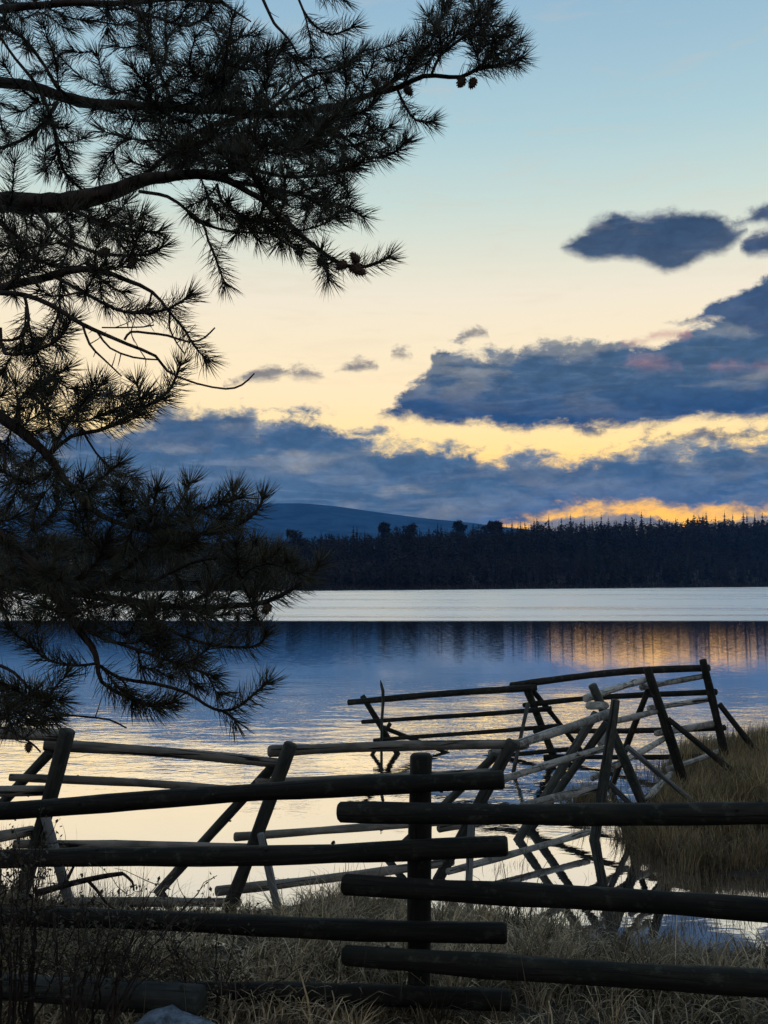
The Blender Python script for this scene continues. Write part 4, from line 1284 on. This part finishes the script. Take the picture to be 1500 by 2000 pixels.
# crown volumes in the picture: (limb, polygon, spacing px, depth, depth spread)
POLY = [
 ('A', [(390, 90), (520, 100), (600, 95), (700, 105), (735, 110), (790, 70), (830, 120), (740, 180), (600, 230), (420, 215), (390, 150)], 30, 3.25, .30),
 ('A', [(830, 15), (880, 0), (960, 0), (965, 30), (1000, 55), (1020, 90), (1015, 130), (985, 135), (940, 125), (900, 60), (850, 130), (800, 130)], 26, 3.2, .15),
 ('A', [(300, 110), (440, 150), (560, 235), (660, 215), (740, 190), (740, 200), (690, 240), (600, 280), (480, 320), (330, 330), (300, 250), (230, 225)], 25, 3.2, .40),
 ('A', [(560, 240), (700, 220), (770, 250), (790, 280), (740, 310), (640, 330), (560, 310)], 32, 3.15, .2),
 ('A', [(0, 60), (120, 90), (280, 60), (300, 190), (200, 180), (120, 160), (60, 140), (0, 130)], 44, 3.2, .4),
 ('A', [(0, 200), (90, 190), (200, 215), (300, 230), (300, 340), (200, 370), (120, 370), (60, 330), (0, 330)], 43, 3.15, .4),
 ('T', [(0, 0), (430, 0), (430, 60), (380, 80), (260, 70), (120, 60), (0, 50)], 37, 3.15, .3),
 ('T', [(430, 50), (480, 60), (560, 90), (520, 130), (430, 130)], 30, 3.15, .2),
 ('B', [(340, 280), (480, 250), (640, 290), (690, 330), (690, 360), (680, 420), (620, 440), (560, 430), (500, 370), (420, 330), (340, 330)], 27, 3.0, .35),
 ('B', [(460, 420), (540, 425), (600, 470), (640, 490), (600, 495), (560, 490), (500, 470), (460, 460)], 28, 2.95, .2),
 ('B', [(0, 400), (120, 400), (260, 390), (300, 430), (300, 500), (240, 530), (130, 520), (0, 520)], 32, 2.9, .35),
 ('B', [(370, 400), (460, 390), (480, 430), (400, 440)], 34, 2.95, .2),
 ('C', [(0, 530), (200, 540), (260, 570), (310, 600), (240, 610), (120, 610), (60, 590), (0, 590)], 40, 2.8, .3),
 ('C', [(0, 640), (60, 670), (130, 640), (140, 690), (80, 740), (0, 740)], 38, 2.8, .3),
 ('D', [(150, 760), (200, 740), (260, 760), (320, 780), (280, 810), (200, 840), (120, 870), (60, 850), (0, 810), (0, 730), (80, 740)], 33, 2.8, .3),
 ('D', [(0, 880), (100, 890), (170, 930), (240, 920), (330, 965), (400, 975), (470, 960), (500, 985), (480, 1030), (400, 1060), (200, 1060), (60, 1060), (0, 1040)], 28, 2.8, .4),
 ('H', [(0, 1060), (200, 1060), (400, 1060), (530, 1060), (560, 1100), (600, 1110), (560, 1150), (440, 1180), (300, 1190), (0, 1180)], 27, 2.9, .5),
 ('H', [(120, 1190), (300, 1195), (480, 1190), (510, 1200), (500, 1240), (460, 1260), (330, 1260), (200, 1250)], 30, 2.85, .4),
 ('E', [(0, 1180), (130, 1190), (170, 1230), (120, 1240), (0, 1230)], 36, 2.7, .3),
 ('E', [(300, 1260), (380, 1280), (380, 1330), (440, 1345), (420, 1370), (350, 1345), (270, 1300)], 32, 2.7, .2),
 ('E', [(230, 1350), (300, 1365), (340, 1360), (330, 1385), (270, 1385)], 30, 2.7, .2),
 ('E', [(0, 1330), (60, 1350), (120, 1370), (100, 1410), (30, 1420), (0, 1410)], 28, 2.6, .2),
]


def in_poly(x, y, poly):
    c = False
    j = len(poly) - 1
    for i in range(len(poly)):
        xi, yi = poly[i]; xj, yj = poly[j]
        if (yi > y) != (yj > y) and x < (xj - xi) * (y - yi) / (yj - yi) + xi:
            c = not c
        j = i
    return c


prg = np.random.default_rng(23)
wood_s = {k: Soup() for k in LIMBS}
need = {k: [] for k in LIMBS}           # (base, axis dir, along) lists for needles
node_p, node_d, node_k = [], [], []     # skeleton


def add_nodes(curve, key):
    T = np.gradient(curve[:, :3], axis=0)
    T /= np.linalg.norm(T, axis=1, keepdims=True) + 1e-9
    node_p.append(curve[::2, :3]); node_d.append(T[::2]); node_k.extend([key] * len(curve[::2]))


def wiggle(curve, amp):
    n = len(curve)
    for a in range(3):
        ph = prg.uniform(0, 6.28, 3)
        s = np.arange(n) * 0.03
        curve[:, a] += amp * (np.sin(s * 21 + ph[0]) * .5 + np.sin(s * 43 + ph[1]) * .3) * np.clip(np.arange(n) / 10, 0, 1)
    return curve


def needles_on(curve, key, length, dens=1.0):
    """needles on the last `length` metres of the shoot"""
    seg = np.linalg.norm(np.diff(curve[:, :3], axis=0), axis=1)
    s = np.concatenate([[0], np.cumsum(seg)])
    L = s[-1]
    l0 = max(0.0, L - length)
    n = int(820 * (L - l0) * dens) + 22
    u = l0 + (L - l0) * prg.uniform(0, 1, n) ** 0.72
    u[-22:] = L - prg.uniform(0, .010, 22)
    pos = np.stack([np.interp(u, s, curve[:, a]) for a in range(3)], -1)
    T = np.gradient(curve[:, :3], axis=0)
    T /= np.linalg.norm(T, axis=1, keepdims=True) + 1e-9
    ax = np.stack([np.interp(u, s, T[:, a]) for a in range(3)], -1)
    ax /= np.linalg.norm(ax, axis=1, keepdims=True) + 1e-9
    tipf = np.clip(1 - (L - u) / .05, 0, 1)
    need[key].append((pos, ax, tipf))


for k, (rows, th) in LIMBS.items():
    cv_ = limb(rows, th)
    wiggle(cv_, 0.004)
    V, q = tube_np(cv_[:, :3], cv_[:, 3], 12)
    V = V + (prg.uniform(-1, 1, V.shape) * np.repeat(cv_[:, 3], 12)[:, None] * 0.09)
    wood_s[k].add(V, q)
    add_nodes(cv_, k)
    needles_on(cv_, k, 0.22 if k != 'T' else .15)
for k, nd, rows in TW:
    cv_ = limb(rows)
    wiggle(cv_, 0.0025)
    V, q = tube_np(cv_[:, :3], cv_[:, 3], 7)
    wood_s[k].add(V, q)
    if nd:
        add_nodes(cv_, k)
        needles_on(cv_, k, prg.uniform(.16, .24))
    # small bare spurs
    for _ in range(3 if nd == 0 else 1):
        i = prg.integers(2, len(cv_) - 1)
        dirv = prg.normal(0, 1, 3); dirv[1] *= .4
        dirv /= np.linalg.norm(dirv)
        l = prg.uniform(.02, .07)
        pp = [cv_[i, :3] + dirv * l * t + np.array([0, 0, .25 * l * t * t]) for t in (0, .5, 1)]
        V, q = tube_np(pp, [.0016, .0013, .0007], 4)
        wood_s[k].add(V, q)

targets = []
for key, poly, sp_, dep, spr_ in POLY:
    xs_ = [p_[0] for p_ in poly]; ys_ = [p_[1] for p_ in poly]
    got = []
    sp_ = sp_ * {'D': .96, 'H': .95, 'E': .95, 'C': 1.05}.get(key, .86)
    for _ in range(6000):
        x, y = prg.uniform(min(xs_), max(xs_)), prg.uniform(min(ys_), max(ys_))
        if not in_poly(x, y, poly): continue
        if any((x - a) ** 2 + (y - c) ** 2 < sp_ ** 2 for a, c in got): continue
        got.append((x, y))
        d_ = dep + prg.uniform(-spr_, spr_)
        # lean each limb's spray to hang true in depth
        targets.append((key, np.array(P(x, y, d_))))
NP = np.concatenate(node_p); ND = np.concatenate(node_d); NK = np.array(node_k)
order = sorted(range(len(targets)), key=lambda i: float(np.min(np.linalg.norm(NP - targets[i][1], axis=1))))
tw_count = 0
for i in order:
    key, tg = targets[i]
    v = tg[None, :] - NP
    dist = np.linalg.norm(v, axis=1) + 1e-6
    cosn = (v * ND).sum(1) / dist
    cost = dist * (1 + 0.9 * (1 - cosn)) + np.where(dist < 0.07, 0.15, 0) + np.where(NK == key, 0, 0.04)
    j = int(np.argmin(cost))
    key = NK[j]
    p0, d0 = NP[j], ND[j]
    L = np.linalg.norm(tg - p0)
    if L < 0.04: continue
    # go on growing past the target a little so that the shoot ends there
    dirv = (tg - p0) / L
    end_dir = dirv * 1.0 + np.array([0.12, 0, 0.28]) + prg.normal(0, .18, 3)
    end_dir /= np.linalg.norm(end_dir)
    c1 = p0 + (d0 * .55 + dirv * .45) * L * .45
    c2 = tg - end_dir * L * .35
    t = np.linspace(0, 1, max(5, int(L / .03)))[:, None]
    cur = (1 - t) ** 3 * p0 + 3 * (1 - t) ** 2 * t * c1 + 3 * (1 - t) * t * t * c2 + t ** 3 * tg
    cur = np.hstack([cur, np.linspace(.0030 + .0035 * min(L, .6), .0018, len(cur))[:, None]])
    wiggle(cur, 0.002)
    V, q = tube_np(cur[:, :3], cur[:, 3], 5)
    wood_s[key].add(V, q)
    needles_on(cur, key, prg.uniform(.09, .17), .95)
    Tn = np.gradient(cur[:, :3], axis=0); Tn /= np.linalg.norm(Tn, axis=1, keepdims=True) + 1e-9
    NP = np.concatenate([NP, cur[2::2, :3]]); ND = np.concatenate([ND, Tn[2::2]]); NK = np.concatenate([NK, [key] * len(cur[2::2])])
    tw_count += 1

total_needles = 0
for k in LIMBS:
    br_ = wood_s[k].build('branch', M_bark, pine, at=(TRUNK_X, TRUNK_Y, LIMBS[k][1]))
    if not need[k]: continue
    pos = np.concatenate([a[0] for a in need[k]]); ax = np.concatenate([a[1] for a in need[k]]); tf = np.concatenate([a[2] for a in need[k]])
    n = len(pos)
    total_needles += n
    rnd = prg.normal(0, 1, (n, 3))
    perp = rnd - (rnd * ax).sum(1)[:, None] * ax
    perp /= np.linalg.norm(perp, axis=1, keepdims=True) + 1e-9
    ang = np.radians(prg.normal(60, 11, n) * (1 - tf * prg.uniform(0, .75, n)))
    d0 = ax * np.cos(ang)[:, None] + perp * np.sin(ang)[:, None]
    L = prg.uniform(.050, .078, n)[:, None]
    mid_ = pos + d0 * L * .55
    d1_ = d0 + ax * .22 + np.array([0, 0, .04]); d1_ /= np.linalg.norm(d1_, axis=1, keepdims=True)
    tip = mid_ + d1_ * L * .45
    e1 = np.cross(d0, rnd); e1 /= np.linalg.norm(e1, axis=1, keepdims=True) + 1e-9
    e2 = np.cross(d0, e1)
    r = prg.uniform(.00075, .00115, n)[:, None]
    ring = lambda c, s: [c + r * s * (e1 * math.cos(a) + e2 * math.sin(a)) for a in (0, 2.094, 4.189)]
    V = np.stack(ring(pos, 1.0) + ring(mid_, .95) + [tip], 1)      # n,7,3
    off = (np.arange(n) * 7)[:, None]
    Q = np.concatenate([off + np.array([[a, (a + 1) % 3, 3 + (a + 1) % 3, 3 + a]]) for a in range(3)])
    T3 = np.concatenate([off + np.array([[3 + a, 3 + (a + 1) % 3, 6]]) for a in range(3)])
    me = mesh_np('needles', (V - np.array([TRUNK_X, TRUNK_Y, LIMBS[k][1]])).reshape(-1, 3), [Q, T3], M_needle, True,
                 {'tint': np.repeat(prg.beta(1.5, 2.5, n), 7)})
    no = link('needles', me, br_, Matrix.Translation(Vector((TRUNK_X, TRUNK_Y, LIMBS[k][1]))))
    no['kind'] = 'stuff'
print('twigs', tw_count, 'needles', total_needles)


# pine cones
def cone_mesh():
    so = Soup()
    prof_ = [(0.0, .006), (.004, .011), (.012, .0145), (.022, .0135), (.032, .009), (.040, .003)]
    th = np.linspace(0, 2 * math.pi, 10, endpoint=False)
    V = np.array([[(r * math.cos(a), r * math.sin(a), -z) for a in th] for z, r in prof_]).reshape(-1, 3)
    j = np.arange(10)
    q = np.concatenate([np.stack([k_ * 10 + j, k_ * 10 + (j + 1) % 10, (k_ + 1) * 10 + (j + 1) % 10, (k_ + 1) * 10 + j], -1) for k_ in range(len(prof_) - 1)])
    so.add(V, q)
    for i in range(46):                      # spiralling scales
        t = (i + .5) / 46
        z = .040 * t
        r = float(np.interp(z, [a[0] for a in prof_], [a[1] for a in prof_]))
        a = i * 2.39996
        c = np.array([math.cos(a) * r, math.sin(a) * r, -z]); o_ = np.array([math.cos(a), math.sin(a), -.5]); s_ = np.array([-math.sin(a), math.cos(a), 0])
        w_ = .0038 * (1 - .5 * t)
        so.add([c - s_ * w_ + [0, 0, .003], c + s_ * w_ + [0, 0, .003], c + s_ * w_ * .7 + o_ * .004, c - s_ * w_ * .7 + o_ * .004, c + o_ * .0028 + [0, 0, -.003]], q=[(0, 1, 2, 3)], t=[(3, 2, 4), (0, 3, 4), (1, 4, 2)])
    V = np.concatenate(so.V)
    return mesh_np('pine_cone', V, [np.concatenate(so.Q), np.concatenate(so.T)], M_cone, False)


cme = cone_mesh()
for x, y, dd, tilt, s in [(905, 154, 3.2, .5, 1.25), (927, 153, 3.2, .4, 1.2), (792, 170, 3.18, -.6, 1.2), (768, 166, 3.18, 1.6, 1.2), (742, 168, 3.15, 2.2, 1.1),
                          (676, 512, 2.98, .9, 1.3), (692, 524, 2.98, -1.2, 1.3), (706, 520, 2.98, 1.4, 1.35), (700, 512, 2.98, 2.4, 1.2), (630, 500, 2.95, .2, 1.2),
                          (527, 1181, 2.9, .7, 1.2), (214, 490, 2.9, 1.3, 1.3), (262, 505, 2.9, .3, 1.2), (56, 1452, 2.55, .1, .8)]:
    m_ = Matrix.Translation(P(x, y, dd)) @ Matrix.Rotation(tilt, 4, 'Y') @ Matrix.Rotation(prg.uniform(-.4, .4), 4, 'X') @ Matrix.Scale(s * .74, 4)
    link('pine_cone', cme, pine, m_)


# ------------------------------------------------------------------ dark shrub at the lower left
def shrub(name, base, hgt, spread, n_stem, label, seed, dens=90, lean=(0, 0)):
    rg_ = np.random.default_rng(seed)
    e = empty(name, base, label, 'shrub')
    bx = np.array(base)
    ws, ls = Soup(), Soup()
    lv = []
    for _ in range(n_stem):
        a = rg_.uniform(0, 6.28)
        rr = rg_.uniform(.2, 1) * spread
        h = hgt * rg_.uniform(.5, 1.0)
        p0 = bx + np.array([math.cos(a) * spread * .2, math.sin(a) * spread * .2, -.05])
        p1 = bx + np.array([math.cos(a) * rr * .6 + lean[0] * .3, math.sin(a) * rr * .5, h * .6])
        p2 = bx + np.array([math.cos(a) * rr + lean[0], math.sin(a) * rr * .7 + lean[1], h])
        t = np.linspace(0, 1, 14)[:, None]
        cur = (1 - t) ** 2 * p0 + 2 * (1 - t) * t * p1 + t * t * p2 + rg_.normal(0, .006, (14, 3))
        V, q = tube_np(cur, np.linspace(.0055, .0015, 14), 5)
        ws.add(V, q)
        for _b in range(8):
            i = rg_.integers(4, 13)
            dv = rg_.normal(0, 1, 3); dv[2] = abs(dv[2]) * .8; dv /= np.linalg.norm(dv)
            l = rg_.uniform(.06, .20)
            sub = cur[i] + dv * l * np.linspace(0, 1, 5)[:, None] + rg_.normal(0, .004, (5, 3))
            V, q = tube_np(sub, np.linspace(.002, .0009, 5), 4)
            ws.add(V, q)
            for _c in range(int(dens / 8)):
                lv.append((sub[rg_.integers(1, 5)] + rg_.normal(0, .012, 3)))
    lv = np.array(lv)
    n = len(lv)
    a = rg_.normal(0, 1, (n, 3)); a /= np.linalg.norm(a, axis=1, keepdims=True)
    b_ = np.cross(a, rg_.normal(0, 1, (n, 3))); b_ /= np.linalg.norm(b_, axis=1, keepdims=True)
    l = rg_.uniform(.012, .026, n)[:, None]
    V = np.stack([lv, lv + a * l * .5 + b_ * l * .3, lv + a * l, lv + a * l * .5 - b_ * l * .3], 1)
    ls.add(V.reshape(-1, 3), (np.arange(n) * 4)[:, None] + np.array([[0, 1, 2, 3]]), a=np.repeat(rg_.beta(1.5, 2.5, n), 4))
    ws.build('stems', M_bark, e, at=tuple(base))
    f_ = ls.build('foliage', M_shrub, e, at=tuple(base))
    f_['kind'] = 'stuff'
    return e


shrub('low_shrub', tuple(P(20, 1995, 4.45)), 0.92, .45, 30, 'dark small-leaved shrub with dry stems in the lower left corner', 61, 64)
shrub('low_shrub', tuple(P(170, 1995, 4.4)), .60, .42, 20, 'lower spreading shrub with bare twigs, right of the densest corner shrub', 62, 40, (.15, 0))
shrub('low_shrub', tuple(P(420, 1990, 4.9)), .46, .40, 16, 'sparse twiggy shrub among the grass behind the fallen log', 63, 36)

# a broken branch leaning out of the shrub before the water
so = Soup()
for rows in ([(70, 1745, 5.6, 14), (130, 1728, 5.6, 12), (200, 1712, 5.6, 10), (240, 1706, 5.6, 8)],
             [(125, 1730, 5.6, 8), (140, 1700, 5.6, 6), (150, 1680, 5.6, 3)],
             [(170, 1718, 5.6, 7), (190, 1740, 5.6, 6), (215, 1770, 5.6, 5), (260, 1790, 5.6, 4), (300, 1792, 5.6, 3)],
             [(240, 1706, 5.6, 6), (258, 1722, 5.6, 5), (262, 1740, 5.6, 3)],
             [(60, 1750, 5.6, 12), (20, 1775, 5.6, 14), (-40, 1800, 5.6, 16)]):
    cv_ = limb(rows)
    V, q = tube_np(cv_[:, :3], cv_[:, 3], 7)
    so.add(V, q)
bo = so.build('broken_branch', M_bark, at=tuple(P(70, 1745, 5.6)))
tag(bo, 'dark forked dead branch sticking out of the shrub before the bright water', 'branch')
